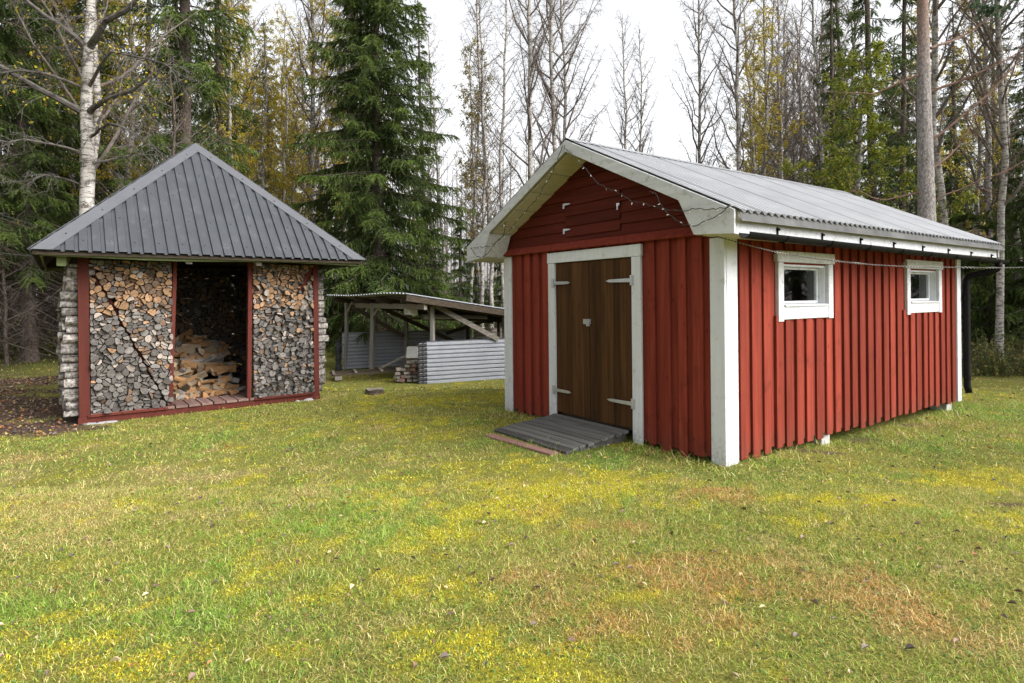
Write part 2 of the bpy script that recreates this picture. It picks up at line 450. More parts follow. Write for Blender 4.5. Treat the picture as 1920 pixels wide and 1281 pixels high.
gx = np.concatenate([-np.geomspace(11, 400, 40)[::-1], np.arange(-10.9, 9.0, .11), np.geomspace(9.1, 400, 42)])
gy = np.concatenate([-np.geomspace(1, 300, 22)[::-1], np.arange(-.8, 1.9, .3), np.arange(2.0, 16.5, .11), np.geomspace(16.6, 600, 60)])
GX, GY = np.meshgrid(gx, gy)
gz = hgt(GX, GY)
gc, _m = gcol(GX, GY)
nxv, nyv = len(gx), len(gy)
ii = (np.arange(nyv - 1)[:, None] * nxv + np.arange(nxv - 1)[None, :]).ravel()
gf = np.stack([ii, ii + 1, ii + nxv + 1, ii + nxv], 1)
gm = mesh_np('ground', np.stack([GX, GY, gz], -1).reshape(-1, 3), [gf], [M['ground']], pattr={'tint': gc.reshape(-1, 3) * np.where((_m[4] > .4).reshape(-1, 1), 1.0, .74)}, smooth=True)
tag(link('ground', gm), kind='structure')

# ================================================================ grass
def free_ground(x, y, pad=0.0):
    sx, sy = to_local(x, y, SHED_A, SHED_R)
    hx, hy = to_local(x, y, HUT_A, HUT_R)
    bad = (sx > -pad + .03) & (sx < 5.8) & (sy > .04) & (sy < 3.6)
    bad |= (sx > -.66) & (sx < .1) & (sy > 1.17) & (sy < 2.46)
    bad |= (hx > -.15) & (hx < 3.3) & (hy > .0) & (hy < 3.2)
    bad |= in_poly(x, y, LEAN)
    return ~bad
def scatter(n, y0, y1, margin=.8):
    y = np.sqrt(NP.random(n) * (y1 * y1 - y0 * y0) + y0 * y0)
    x = (NP.random(n) * 2 - 1) * (.88 * y + margin)
    return x, y
PV = []; PF4 = []; PF3 = []; PT = []; PB = [0]
def blades(x, y, ln, w, lean, tint):
    n = len(x)
    z = hgt(x, y) - .004
    az = NP.random(n) * 2 * np.pi
    fac = NP.random(n) * 2 * np.pi
    dx, dy = np.cos(az), np.sin(az)
    px, py = np.cos(fac) * w / 2, np.sin(fac) * w / 2
    b = np.stack([x, y, z], 1)
    P = np.stack([px, py, 0 * px], 1)
    l1 = ln * .55
    a1 = lean; a2 = np.minimum(lean + .35 + NP.random(n) * .7, 1.75)
    mid = b + np.stack([dx * np.sin(a1) * l1, dy * np.sin(a1) * l1, np.cos(a1) * l1], 1)
    tip = mid + np.stack([dx * np.sin(a2) * ln * .5, dy * np.sin(a2) * ln * .5, np.cos(a2) * ln * .5], 1)
    v = np.stack([b - P, b + P, mid + P * .8, mid - P * .8, tip], 1).reshape(-1, 3)
    k = PB[0] + np.arange(n)[:, None] * 5
    PV.append(v); PF4.append(k + np.array([0, 1, 2, 3])); PF3.append(k + np.array([3, 2, 4]))
    PT.append(np.repeat(tint, 5, axis=0)); PB[0] += 5 * n
def grass_zone(n, y0, y1, lscale, wscale, margin=.8):
    nt = n // 12
    tx, ty = scatter(nt, y0, y1, margin); tu = NP.random(nt); ts = .35 + 1.15 * NP.random(nt) ** 1.6; tv = .62 + .7 * NP.random(nt)
    pick_ = NP.integers(0, nt, n); rad_t = (.008 + .026 * ts[pick_]) * (.6 + .4 * wscale)
    x = tx[pick_] + NP.normal(0, 1, n) * rad_t; y = ty[pick_] + NP.normal(0, 1, n) * rad_t
    loose = NP.random(n) < .28
    lx, ly = scatter(n, y0, y1, margin); x = np.where(loose, lx, x); y = np.where(loose, ly, y)
    tu = np.where(loose, NP.random(n), tu[pick_]); ts = np.where(loose, .5 + .5 * NP.random(n), ts[pick_]); tv = np.where(loose, .6 + .8 * NP.random(n), tv[pick_])
    k = free_ground(x, y)
    x, y, tu, ts, tv = x[k], y[k], tu[k], ts[k], tv[k]
    c, mk = gcol(x, y)
    moss, green, brown, tan, dirt_or_shade, forest = mk
    k = NP.random(len(x)) > np.clip(dirt_or_shade * .97 + forest * .45, 0, .985)
    x, y, c, moss, green, brown, tan, forest, tu, ts, tv = x[k], y[k], c[k], moss[k], green[k], brown[k], tan[k], forest[k], tu[k], ts[k], tv[k]
    n = len(x)
    sx, sy = to_local(x, y, SHED_A, SHED_R)
    near = ((sx > -.35) & (sx < 6.0) & (sy > -.3) & (sy < 3.7)) * 1.0
    # each tuft is of one kind: moss, fresh green, straw, rust or plain; the mix changes from place to place
    w = np.stack([.12 + 2.2 * moss, .50 + 1.7 * green - .15 * brown, .14 + .75 * tan + .45 * brown, .04 + .9 * brown, np.full(n, .42) * (1 - .5 * moss) * (1 - .5 * brown)], 1)
    w = np.clip(w, .01, None); w = np.cumsum(w / w.sum(1, keepdims=True), 1)
    kd = (tu[:, None] > w).sum(1).clip(0, 4)
    ismoss = kd == 0
    KC = np.array([[.48, .45, .034], [.200, .350, .050], [.55, .44, .215], [.42, .225, .075], [.30, .29, .066]])
    t = KC[kd] * .68 + c * .32
    t = np.where((ismoss & (moss < .3))[:, None], np.array([.28, .27, .045]), t)
    odd = NP.random(n); t = np.where((odd < .10)[:, None], np.array([.56, .46, .24]), t); t = np.where((odd > .94)[:, None], np.array([.11, .17, .04]), t)
    t = np.minimum(t * tv[:, None] * (.86 + .78 * NP.random((n, 1))) * np.array([1.04, 1.0, .95]), .82)
    ln = (.012 + .050 * NP.random(n) ** 1.6 * ts) * (1 + .55 * green + .25 * brown + .9 * near) * lscale
    ln = np.where(ismoss, (.008 + .014 * NP.random(n)) * lscale, ln)
    wd = np.where(ismoss, .0036 + .002 * NP.random(n), .0019 + .0016 * NP.random(n)) * wscale
    lean = np.where(ismoss, NP.random(n) * 1.1, .25 + 1.2 * NP.random(n))
    blades(x, y, ln, wd, lean, t)
grass_zone(600000, 2.15, 5.2, 1.0, 1.15, 2.2)
grass_zone(300000, 5.2, 10.5, 1.15, 1.9, 2.4)
grass_zone(110000, 10.5, 30.0, 1.7, 4.2, 3.5)
# broad little weed leaves between the blades, close to the camera
n = 60000
x, y = scatter(n, 2.15, 7.0)
k = free_ground(x, y); x, y = x[k], y[k]
wm = fbm(x * 1.3 + 60, y * 1.3 + 9, 4)
k = (NP.random(len(x)) < sstep(.44, .62, wm)) & (masks(x, y)[4] < .3); x, y = x[k], y[k]
tt = np.array([.12, .20, .045]) * (.6 + .8 * NP.random((len(x), 1))) + np.array([.03, .02, 0]) * NP.random((len(x), 1))
blades(x, y, .018 + .022 * NP.random(len(x)), .009 + .006 * NP.random(len(x)), .5 + .9 * NP.random(len(x)), tt)
gme = mesh_np('grass', np.concatenate(PV), [np.concatenate(PF4), np.concatenate(PF3)], [M['grass']], pattr={'tint': np.concatenate(PT)})
tag(link('grass', gme), 'short yellow green autumn lawn with moss and straw patches', 'grass', kind='stuff')
del PV, PF4, PF3, PT, gme

# ================================================================ fallen leaves
def leaf_litter(x, y, size, pal, lift=.012):
    n = len(x)
    z = hgt(x, y) + lift + .012 * NP.random(n)
    a = NP.random(n) * 6.283; e = (NP.random(n) - .5) * .9
    U = np.stack([np.cos(a), np.sin(a), np.sin(e) * .6], 1) * size[:, None]
    Vv = np.stack([-np.sin(a), np.cos(a), (NP.random(n) - .5) * .8], 1) * size[:, None] * .62
    up = np.zeros((n, 3)); up[:, 2] = size * (.10 + .35 * NP.random(n))
    c = np.stack([x, y, z], 1)
    v = np.stack([c - U * .5, c - U * .1 + Vv * .5 + up, c + U * .25 + Vv * .42 + up, c + U * .6, c + U * .25 - Vv * .42 + up, c - U * .1 - Vv * .5 + up], 1).reshape(-1, 3)
    k = np.arange(n)[:, None] * 6
    f = np.concatenate([k + np.array([0, 3, 2, 1]), k + np.array([0, 5, 4, 3])])
    t = pal[NP.integers(0, len(pal), n)] * (.7 + .6 * NP.random((n, 1)))
    return v, f, np.repeat(t, 6, axis=0)
PAL = np.array([[.16, .10, .075], [.22, .145, .12], [.09, .055, .04], [.27, .18, .14], [.36, .27, .06], [.40, .33, .20], [.30, .13, .05], [.13, .10, .09], [.06, .045, .04]])
LV = []; LF = []; LT = []; b = 0
for n, y0, y1, s0, s1, dm in ((520, 2.2, 5.0, .014, .042, 0), (1100, 5.0, 10.5, .022, .045, 0), (1500, 10.5, 24, .03, .06, 0), (22000, 6.0, 13, .025, .060, 1)):
    x, y = scatter(n, y0, y1)
    if dm:
        k = (masks(x, y)[4] > .35) & (x < -4); x, y = x[k], y[k]
    k = free_ground(x, y); x, y = x[k], y[k]
    v, f, tcol = leaf_litter(x, y, s0 + (s1 - s0) * NP.random(len(x)), PAL)
    LV.append(v); LF.append(f + b); LT.append(tcol); b += len(v)
lme = mesh_np('fallen_leaves', np.concatenate(LV), [np.concatenate(LF)], [M['leaf']], pattr={'tint': np.concatenate(LT)})
tag(link('fallen_leaves', lme), 'curled brown and yellow leaves fallen on the lawn', 'leaves', kind='stuff')
# ================================================================ red garden shed
shed = empty('garden_shed', tuple(SHED_A), SHED_R, 'red board and batten shed with white trim and brown double door', 'shed')
SL, SWD = 5.75, 3.55       # window wall length, door wall length
ZB, ZT = .03, 2.20
# ---- window wall (y = 0 plane), openings
WIN = [(.935, 1.855), (3.985, 4.935)]; WZ0, WZ1 = 1.50, 1.93
mb = MB()
segs = [(.12, WIN[0][0]), (WIN[0][1], WIN[1][0]), (WIN[1][1], SL - .02)]
for a, b_ in segs: mb.box(a, b_, -.022, .06, ZB + .03, ZT, rnd=.45)
for a, b_ in WIN:
    mb.box(a, b_, -.022, .06, ZB + .03, WZ0, rnd=.45); mb.box(a, b_, -.022, .06, WZ1, ZT, rnd=.45)
k = 0; xx = .19
while xx < SL - .14:
    w = .122 + RN.uniform(-.012, .012); z0 = ZB + RN.uniform(-.03, .012); z1 = ZT - .01; d = .049 + RN.uniform(-.005, .005)
    x1 = xx + w
    cut = [q for q in WIN if x1 > q[0] - .085 and xx < q[1] + .085]
    if cut:
        mb.box(xx, x1, -d, -.024, z0, WZ0 - .10); mb.box(xx, x1, -d, -.024, WZ1 + .10, z1)
    else:
        mb.box(xx, x1, -d, -.024, z0, z1)
    xx += .2035 + RN.uniform(-.012, .012)
mb.build('wall', M['red_side'], shed, bevel=.003)
# ---- door wall (x = 0 plane)
mb = MB()
mb.box(-.022, .06, .10, 1.06, ZB + .02, 2.32, rnd=.4); mb.box(-.022, .06, 2.50, SWD - .03, ZB + .02, 2.32, rnd=.4); mb.box(-.022, .06, 1.06, 2.50, 2.06, 2.32, rnd=.4)
yy = .20
while yy < SWD - .2:
    w = .108 + RN.uniform(-.012, .012); z0 = ZB + RN.uniform(-.03, .01); d = .054 + RN.uniform(-.004, .004)
    y1 = yy + w
    if y1 < .985 or yy > 2.57: mb.box(-d, -.024, yy, y1, z0, 2.24)
    elif yy > .985 and y1 < 2.57: mb.box(-d, -.024, yy, y1, 2.185, 2.24)
    yy += .196 + RN.uniform(-.012, .012)
mb.build('wall', M['red_side'], shed, bevel=.003)
# ---- far walls, floor, inner lining
mb = MB()
mb.box(.1, SL - .05, SWD - .06, SWD + .02, ZB, ZT + .1); mb.box(SL - .06, SL + .02, .02, SWD - .07, ZB, ZT)
x0 = .15
while x0 < SL - .2:
    mb.box(x0, x0 + .11, SWD + .022, SWD + .045, ZB, ZT); x0 += .2
y0 = .2
while y0 < SWD - .2:
    mb.box(SL + .022, SL + .045, y0, y0 + .11, ZB, ZT + .2); y0 += .2
mb.prism([(SL - .05, .0, ZT + .003), (SL - .05, SWD, ZT + .003), (SL - .05, SWD / 2, 3.2)], (.07, 0, 0))
mb.build('wall', M['red_side'], shed)
mb = MB(); mb.box(.07, SL - .07, .07, SWD - .07, .10, .16); mb.box(.065, .09, .3, SWD - .1, .17, 2.0)
mb.build('floor', M['interior'], shed)
# ---- gable siding: lapped boards
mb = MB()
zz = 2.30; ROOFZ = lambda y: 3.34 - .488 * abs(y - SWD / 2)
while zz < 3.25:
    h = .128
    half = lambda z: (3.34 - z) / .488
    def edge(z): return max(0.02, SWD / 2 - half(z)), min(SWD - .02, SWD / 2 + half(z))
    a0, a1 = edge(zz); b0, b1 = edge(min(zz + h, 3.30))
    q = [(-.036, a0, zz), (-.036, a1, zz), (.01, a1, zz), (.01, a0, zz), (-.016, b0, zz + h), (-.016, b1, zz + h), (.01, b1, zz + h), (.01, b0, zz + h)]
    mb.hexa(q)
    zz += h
mb.build('gable_siding', M['red_h_shaded'], shed, bevel=.002)
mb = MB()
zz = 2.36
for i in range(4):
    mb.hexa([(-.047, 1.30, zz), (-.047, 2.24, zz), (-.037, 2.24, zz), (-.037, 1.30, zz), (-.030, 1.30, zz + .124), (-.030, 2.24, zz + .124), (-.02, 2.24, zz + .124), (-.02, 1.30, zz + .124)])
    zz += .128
hatch = mb.build('hatch', M['red_h_shaded'], shed, bevel=.002)
for z in (2.43, 2.745):
    h = MB(); h.box(-.056, -.046, 2.235, 2.265, z - .030, z + .028); h.prism([(-.052, 2.25, z), (-.052, 2.25, z + .035), (-.052, 2.14, z + .024), (-.052, 2.12, z + .018), (-.052, 2.14, z + .012)], (-.006, 0, 0))
    h.build('hinge', M['galv'], hatch)
h = MB(); h.box(-.060, -.048, 1.29, 1.335, 2.63, 2.66); h.box(-.066, -.061, 1.305, 1.325, 2.585, 2.635)
h.build('latch', M['galv'], hatch)
h = MB(); h.prism([(-.047, .01, 2.205), (-.100, .01, 2.195), (-.106, .01, 2.215), (-.038, .01, 2.298)], (0, SWD - .0, 0))
h.build('ledge_board', M['red_side'], shed, bevel=.003)
# ---- corner boards
def corner(mbs):
    for bx in mbs:
        m_ = MB(); m_.box(*bx); m_.build('corner_board', M['white'], shed, bevel=.004)
corner([(-.052, -.023, -.052, .112, -.045, 2.16), (-.022, .150, -.056, -.024, -.03, 2.16), (-.052, -.023, SWD - .145, SWD + .03, .005, 2.19), (SL - .11, SL + .03, -.052, -.023, .0, 2.15)])
m_ = MB(); m_.box(-.09, -.054, .03, .085, -.03, 2.14)
# ---- door frame and door
m_ = MB(); m_.box(-.060, -.026, .985, 1.118, -.005, 2.045); m_.box(-.060, -.026, 2.440, 2.566, .02, 2.045); m_.box(-.066, -.026, .975, 2.576, 2.047, 2.178)
m_.build('door_frame', M['white'], shed, bevel=.003)
for y0, y1, hy, sgn in ((1.122, 1.817, 1.105, 1), (1.823, 2.436, 2.462, -1)):
    m_ = MB(); nb = 7 if sgn > 0 else 6; w = (y1 - y0) / nb
    for i in range(nb):
        m_.box(-.034 - RN.uniform(0, .0015), -.004, y0 + i * w + .0012, y0 + (i + 1) * w - .0012, .155 + RN.uniform(-.004, .004), 2.040)
    leaf = m_.build('door', M['door'], shed, bevel=.002)
    for z, ln in ((1.79, .40 if sgn > 0 else .34), (.435, .40 if sgn > 0 else .34)):
        h = MB()
        a = hy + sgn * .0
        h.prism([(-.068, a, z - .022), (-.068, a, z + .022), (-.0695, a + sgn * ln * .86, z + .016), (-.0695, a + sgn * ln, z), (-.0695, a + sgn * ln * .86, z - .016)], (.006, 0, 0))
        h.tube([(-.075, a, z - .05), (-.075, a, z + .05)], .011, 10)
        h.box(-.068, -.061, a - .028, a + .028, z - .055, z + .055)
        for q in (.25, .5, .75): h.tube([(-.068, a + sgn * ln * q, z), (-.077, a + sgn * ln * q, z)], .007, 8)
        h.build('hinge', M['galv'], leaf)
    if sgn > 0:
        h = MB(); h.box(-.045, -.036, 1.79, 1.92, 1.285, 1.345); h.box(-.062, -.046, 1.80, 1.85, 1.262, 1.318); h.tube([(-.054, 1.812, 1.315), (-.054, 1.812, 1.345), (-.054, 1.838, 1.345), (-.054, 1.838, 1.315)], .005, 6)
        h.build('padlock_hasp', M['galv'], leaf)
# ---- windows
for (a, b_) in WIN:
    wnd = MB()
    wnd.box(a - .095, a + .005, -.066, -.024, WZ0 - .165, WZ1 + .02); wnd.box(b_ - .005, b_ + .095, -.066, -.024, WZ0 - .155, WZ1 + .02)
    wnd.box(a - .12, b_ + .12, -.075, -.024, WZ1 + .022, WZ1 + .135)
    wnd.box(a + .007, b_ - .007, -.060, -.024, WZ0 - .145, WZ0 - .01)
    wf = wnd.build('window', M['white_worn'], shed, bevel=.004)
    r = MB()
    r.box(a - .004, a + .018, -.0235, .085, WZ0, WZ1); r.box(b_ - .018, b_ + .004, -.0235, .085, WZ0, WZ1); r.box(a + .019, b_ - .019, -.0235, .085, WZ1 - .018, WZ1 + .002); 
    r.build('reveal', M['white'], wf)
    s = MB(); s.hexa([(a + .02, -.075, WZ0 - .012), (b_ - .02, -.075, WZ0 - .012), (b_ - .02, .086, WZ0 + .002), (a + .02, .086, WZ0 + .002), (a + .02, -.075, WZ0 + .006), (b_ - .02, -.075, WZ0 + .006), (b_ - .02, .086, WZ0 + .018), (a + .02, .086, WZ0 + .018)])
    s.build('sill', M['white_worn'], wf, bevel=.002)
    s = MB(); f = .032
    s.box(a + .019, a + .019 + f, .045, .083, WZ0 + .019, WZ1 - .019); s.box(b_ - .019 - f, b_ - .019, .045, .083, WZ0 + .019, WZ1 - .019)
    s.box(a + .02 + f, b_ - .02 - f, .045, .083, WZ0 + .019, WZ0 + .019 + f * .8); s.box(a + .02 + f, b_ - .02 - f, .045, .083, WZ1 - .019 - f * .8, WZ1 - .019)
    s.build('sash', M['white'], wf, bevel=.003)
    g = MB(); g.box(a + .021 + f, b_ - .021 - f, .060, .064, WZ0 + .02 + f * .8, WZ1 - .02 - f * .8)
    g.build('pane', M['glass'], wf)
# ---- roof
EO = .40; X0, X1 = -.40, 6.12; RZ = 3.395; SLP = .488; HALF = SWD / 2 + .405; YC = SWD / 2
ez = RZ - SLP * HALF
def sheet(side):
    nn = math.hypot(1, SLP)
    xs = np.arange(X0 - .01, X1 + .01, .106 / 8)
    ph = (xs - X0) / .106 * 2 * np.pi
    prof = .015 * np.clip(1.9 * np.cos(ph) + .35, -1, 1)
    V = []; F = []
    for th in (0.0, -.004):
        for tt_ in (0, 1):
            y = YC + side * (HALF + .055) * tt_ + side * .0; z = RZ + .028 - SLP * (HALF + .055) * tt_
            V.append(np.stack([xs, np.full(len(xs), y), z + prof + th], 1))
    n_ = len(xs)
    for i in range(n_ - 1):
        F.append((i, i + 1, n_ + i + 1, n_ + i)); F.append((2 * n_ + i, 3 * n_ + i, 3 * n_ + i + 1, 2 * n_ + i + 1)); F.append((n_ + i, n_ + i + 1, 3 * n_ + i + 1, 3 * n_ + i))
    return np.concatenate(V), F
mb = MB()
for sd_ in (-1, 1):
    v, f = sheet(sd_); mb.add(v, f, 0)
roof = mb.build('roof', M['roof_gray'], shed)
m_ = MB()
m_.prism([(X0 - .02, YC - .12, RZ - .01), (X0 - .02, YC, RZ + .052), (X0 - .02, YC + .12, RZ - .01), (X0 - .02, YC, RZ + .046)], (X1 - X0 + .04, 0, 0))
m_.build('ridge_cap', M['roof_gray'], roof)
# roof deck between sheet and soffit
m_ = MB()
for s_ in (-1, 1):
    ye = YC + s_ * HALF
    m_.prism([(X0 + .028, YC, RZ - .10), (X0 + .028, YC, RZ + .010), (X0 + .028, ye, ez + .008), (X0 + .028, ye, ez - .09)], (X1 - X0 - .056, 0, 0))
m_.build('soffit', M['soffit'], shed)
m_ = MB()
for s_ in (-1, 1):     # soffit boards under the gable overhang
    for i in range(5):
        y0 = .02 + i * .36; y1 = min(y0 + .342, 1.90)
        m_.prism([(X0 + .03, YC + s_ * y0, RZ - .103 - SLP * y0), (X0 + .03, YC + s_ * y1, RZ - .103 - SLP * y1), (X0 + .03, YC + s_ * y1, RZ - .115 - SLP * y1), (X0 + .03, YC + s_ * y0, RZ - .115 - SLP * y0)], (.40 - .034 , 0, 0))
m_.build('soffit', M['soffit'], shed, bevel=.003)
# eaves boxes with fascia
for s_ in (-1, 1):
    Y = lambda y: y if s_ < 0 else SWD - y
    m_ = MB()
    m_.prism([(X0 + .028, Y(-.0565), 2.150), (X0 + .028, Y(-.372), 2.142), (X0 + .028, Y(-.372), ez - .095), (X0 + .028, Y(-.0565), ez + .06)], (X1 - X0 - .056, 0, 0))
    m_.build('eaves_box', M['soffit'], shed)
    m_ = MB(); m_.box(X0 + .03, X1 - .03, min(Y(-.374), Y(-.402)), max(Y(-.374), Y(-.402)), 2.135, ez + .004)
    m_.build('fascia', M['white_worn'], shed, bevel=.003)
    m_ = MB(); m_.prism([(X0 + .001, Y(-.0), 2.165), (X0 + .001, Y(.03), 2.185), (X0 + .001, Y(.17), ROOFZ(.17) - .07), (X0 + .001, Y(-.02), ROOFZ(-.02) - .07)], (.34, 0, 0))
    m_.prism([(X0 + .001, Y(-.402), 2.137), (X0 + .001, Y(-.001), 2.162), (X0 + .001, Y(-.021), ROOFZ(-.02) - .07), (X0 + .001, Y(-.402), ez - .03)], (.026, 0, 0))
    m_.build('eaves_return', M['white_worn'], shed, bevel=.002)
    # barge boards
    for xb in (X0 - .028, X1 + .002):
        m_ = MB(); ye = HALF + .012
        m_.prism([(xb, YC + s_ * .001, RZ + .02), (xb, YC + s_ * ye, RZ + .02 - SLP * ye), (xb, YC + s_ * ye, 2.137 if xb < 0 else 2.14), (xb, YC + s_ * (ye - .42), 2.165), (xb, YC + s_ * (ye - .59), RZ - .112 - SLP * (ye - .59)), (xb, YC + s_ * .001, RZ - .112)], (.026, 0, 0))
        m_.build('barge_board', M['white_worn'], shed, bevel=.003)
# eave flashing under the corrugations
m_ = MB()
ey = YC - HALF - .012
m_.prism([(X0, ey - .034, ez - .016), (X0, ey - .056, ez - .088), (X0, ey - .052, ez - .088), (X0, ey - .030, ez - .016)], (X1 - X0 + .03, 0, 0))
m_.build('eave_flashing', M['flash_gray'], shed)
# gutter, hooks, downpipe
m_ = MB(); n_ = 10
gy_, g0z, g1z = -.455, 2.150, 2.095
P = []
for xg, zg in ((X0 + .06, g0z), (6.26, g1z)):
    for ro in (.055, .050):
        for i in range(n_ + 1):
            an = math.pi + math.pi * i / n_
            P.append((xg, gy_ + ro * math.cos(an), zg + ro * math.sin(an)))
q = n_ + 1; F = []
for i in range(n_):
    F += [(i, i + 1, 2 * q + i + 1, 2 * q + i), (q + i, 3 * q + i, 3 * q + i + 1, q + i + 1), (i, q + i, q + i + 1, i + 1), (2 * q + i, 2 * q + i + 1, 3 * q + i + 1, 3 * q + i)]
F += [(0, 2 * q, 3 * q, q), (n_, q + n_, 3 * q + n_, 2 * q + n_)]
m_.add(P, F)
gut = m_.build('gutter', M['black_plastic'], shed)
for xg in np.linspace(.25, 5.85, 8):
    zg = g0z + (g1z - g0z) * (xg - X0) / (6.26 - X0)
    h = MB(); h.box(xg - .012, xg + .012, -.412, -.4035, zg - .01, zg + .085); h.box(xg - .011, xg + .011, -.430, -.4125, zg + .055, zg + .075)
    pp = [(xg, gy_ + .059 * math.cos(math.pi + math.pi * i / 8), zg + .059 * math.sin(math.pi + math.pi * i / 8)) for i in range(9)]
    h.tube(pp, .005, 5)
    h.build('gutter_hook', M['black_plastic'], gut)
m_ = MB()
px_ = 5.80
pts = [(5.98, gy_, g1z - .03), (5.98, gy_, 2.01), (5.975, gy_ + .02, 1.965), (5.96, gy_ + .07, 1.935), (5.87, -.17, 1.885), (5.855, -.125, 1.865), (5.848, -.105, 1.82), (5.845, -.100, 1.75), (5.845, -.100, .22), (5.845, -.12, .12)]
m_.tube(pts, .046, 14)
dp = m_.build('downpipe', M['black_plastic'], shed, smooth=True)
for z in (1.55, .36):
    h = MB(); h.tube([(5.845, -.100, z - .02), (5.845, -.100, z + .02)], .052, 14); h.box(5.765, 5.80, -.105, -.095, z - .012, z + .012)
    h.build('pipe_bracket', M['black_plastic'], dp)
# blocks under the shed
for bx, by in ((1.88, .06), (5.45, .06)):
    m_ = MB(); z = float(hgt(*(SHED_A[:2] + np.array([math.cos(SHED_R) * bx, math.sin(SHED_R) * bx]))))
    m_.box(bx - .09, bx + .09, by - .06, by + .16, z - .06, .085)
    m_.build('foundation_block', M['concrete'], shed, bevel=.006)
m_ = MB(); m_.box(.05, SL - .05, .03, .10, .087, .15); m_.build('sill_beam', M['dark_wood'], shed)
# things on the sills
s2w = lambda x, y, z: (SHED_A[0] + math.cos(SHED_R) * x - math.sin(SHED_R) * y, SHED_A[1] + math.sin(SHED_R) * x + math.cos(SHED_R) * y, z)
cn = empty('candle', s2w(4.20, .115, 1.519), 0, 'white candle with orange top behind the far window pane', 'candle')
m_ = MB(); m_.tube([(0, 0, 0), (0, 0, .125)], .034, 14); m_.build('wax', M['wax'], cn)
m_ = MB(); m_.tube([(0, 0, .126), (0, 0, .150), (.004, 0, .165)], [.012, .009, .003], 8); m_.build('wick', M['flame_orange'], cn)
m_ = MB(); m_.box(-.9, .9, 0, .17, -.02, 0); 
for (a, b_) in WIN:
    m_ = MB(); m_.box(a - .02, b_ + .02, .088, .22, 1.492, 1.518); m_.build('inner_sill', M['white'], shed)
m_ = MB(); m_.tube([(0, 0, 0), (0, 0, .03), (0, 0, .035), (0, 0, .075)], [.022, .022, .010, .008], 10)
tag(m_.build('glass_bottle', M['bulb'], None, s2w(1.20, .115, 1.519)), 'tiny pale bottle on the sill of the near window', 'bottle')

# ================================================================ ramp and loose board
rp = empty('ramp', s2w(0, 1.8, 0), SHED_R, 'black weathered plank ramp sloping from the brown door to the grass', 'ramp')
m_ = MB(); nb = 9
for i in range(nb):
    xa = -.072 - i * .100; xb = xa - .084 - RN.uniform(0, .005)
    z = lambda x: .138 + (x + .07) * .118 + (-.0 if x > -.5 else -.0)
    y0, y1 = -.63 + RN.uniform(-.015, .015) - (.0 if i < 6 else -.02), .63 + RN.uniform(-.015, .015) + .012 * i
    m_.hexa([(xb, y0, z(xb) - .03), (xa, y0, z(xa) - .03), (xa, y1, z(xa) - .03), (xb, y1, z(xb) - .03), (xb, y0, z(xb)), (xa, y0, z(xa)), (xa, y1, z(xa)), (xb, y1, z(xb))])
m_.build('deck', M['black_wood'], rp, bevel=.004)
for y0 in (-.58, .55):
    m_ = MB(); m_.prism([(-.07, y0, -.04), (-.07, y0, .10), (-.92, y0, .0), (-.92, y0, -.05)], (0, .045, 0)); m_.build('stringer', M['black_wood'], rp)
m_ = MB(); m_.box(-.055, .055, -.56, .56, 0, .025)
tag(m_.build('loose_board', M['red_board'], None, s2w(-1.10, 1.80, float(hgt(-.0, 6.5)) - .002), (0, -.05, SHED_R + .06), bevel=.003), 'faded reddish board lying in the grass before the black ramp', 'board')

# ================================================================ string lights on the gable, wound rope of lights to the right
sx_ = -.455
R1 = [(1.77, 3.34), (1.54, 3.13), (1.33, 2.94), (1.18, 2.8), (.96, 2.7), (.73, 2.57), (.51, 2.5), (.3, 2.43), (.11, 2.4), (-.07, 2.38), (-.25, 2.37), (-.40, 2.36)]
R2 = [(.49, 2.64), (.42, 2.59), (.36, 2.49), (.29, 2.4), (.17, 2.31), (.06, 2.26), (-.04, 2.25), (-.13, 2.27), (-.23, 2.29), (-.33, 2.34), (-.38, 2.36)]
L1 = [(1.78, 3.35), (1.89, 3.19), (2.01, 3.04), (2.14, 2.94), (2.24, 2.82), (2.41, 2.74), (2.55, 2.66), (2.73, 2.57), (2.84, 2.49), (2.95, 2.44), (3.1, 2.39), (3.22, 2.33), (3.47, 2.31), (3.8, 2.33)]
L2 = [(3.8, 2.32), (3.69, 2.21), (3.52, 2.17), (3.31, 2.25), (3.18, 2.35), (2.99, 2.42), (2.93, 2.61), (3.02, 2.53)]
def resample(P, step):
    P = np.array(P, float); d = np.concatenate([[0], np.cumsum(np.linalg.norm(np.diff(P, axis=0), axis=1))])
    s = np.linspace(0, d[-1], max(3, int(d[-1] / step)))
    return np.stack([np.interp(s, d, P[:, i]) for i in range(P.shape[1])], 1)
sl_ = empty('string_lights', tuple(SHED_A), SHED_R, 'string of tiny lights on a thin dark cable along the white gable edge', 'string lights')
m_ = MB(); bp = []
for Lp in (R1, R2, L1, L2):
    P = resample([(sx_, a, b_) for a, b_ in Lp], .035)
    P[:, 1] += NP.normal(0, .007, len(P)); P[:, 2] += NP.normal(0, .007, len(P)); P[:, 0] += NP.normal(0, .004, len(P))
    m_.tube(P, .0042, 5)
    bp += list(P[1::4])
m_.build('cable', M['cable_green'], sl_)
b0 = MB(); b0.tube([(0, 0, 0), (0, 0, .008), (0, 0, .022), (0, 0, .026)], [.0035, .0045, .004, .0015], 6); b0m = b0.build('light_bulb', M['bulb'], sl_, tuple(bp[0]), (2.4, 0, 1))
for p in bp[1:90]:
    o = b0m.copy(); COL.objects.link(o); o.parent = sl_; o.location = tuple(p); o.rotation_euler = (RN.uniform(1.2, 4.6), RN.uniform(-.9, .9), RN.uniform(0, 6))
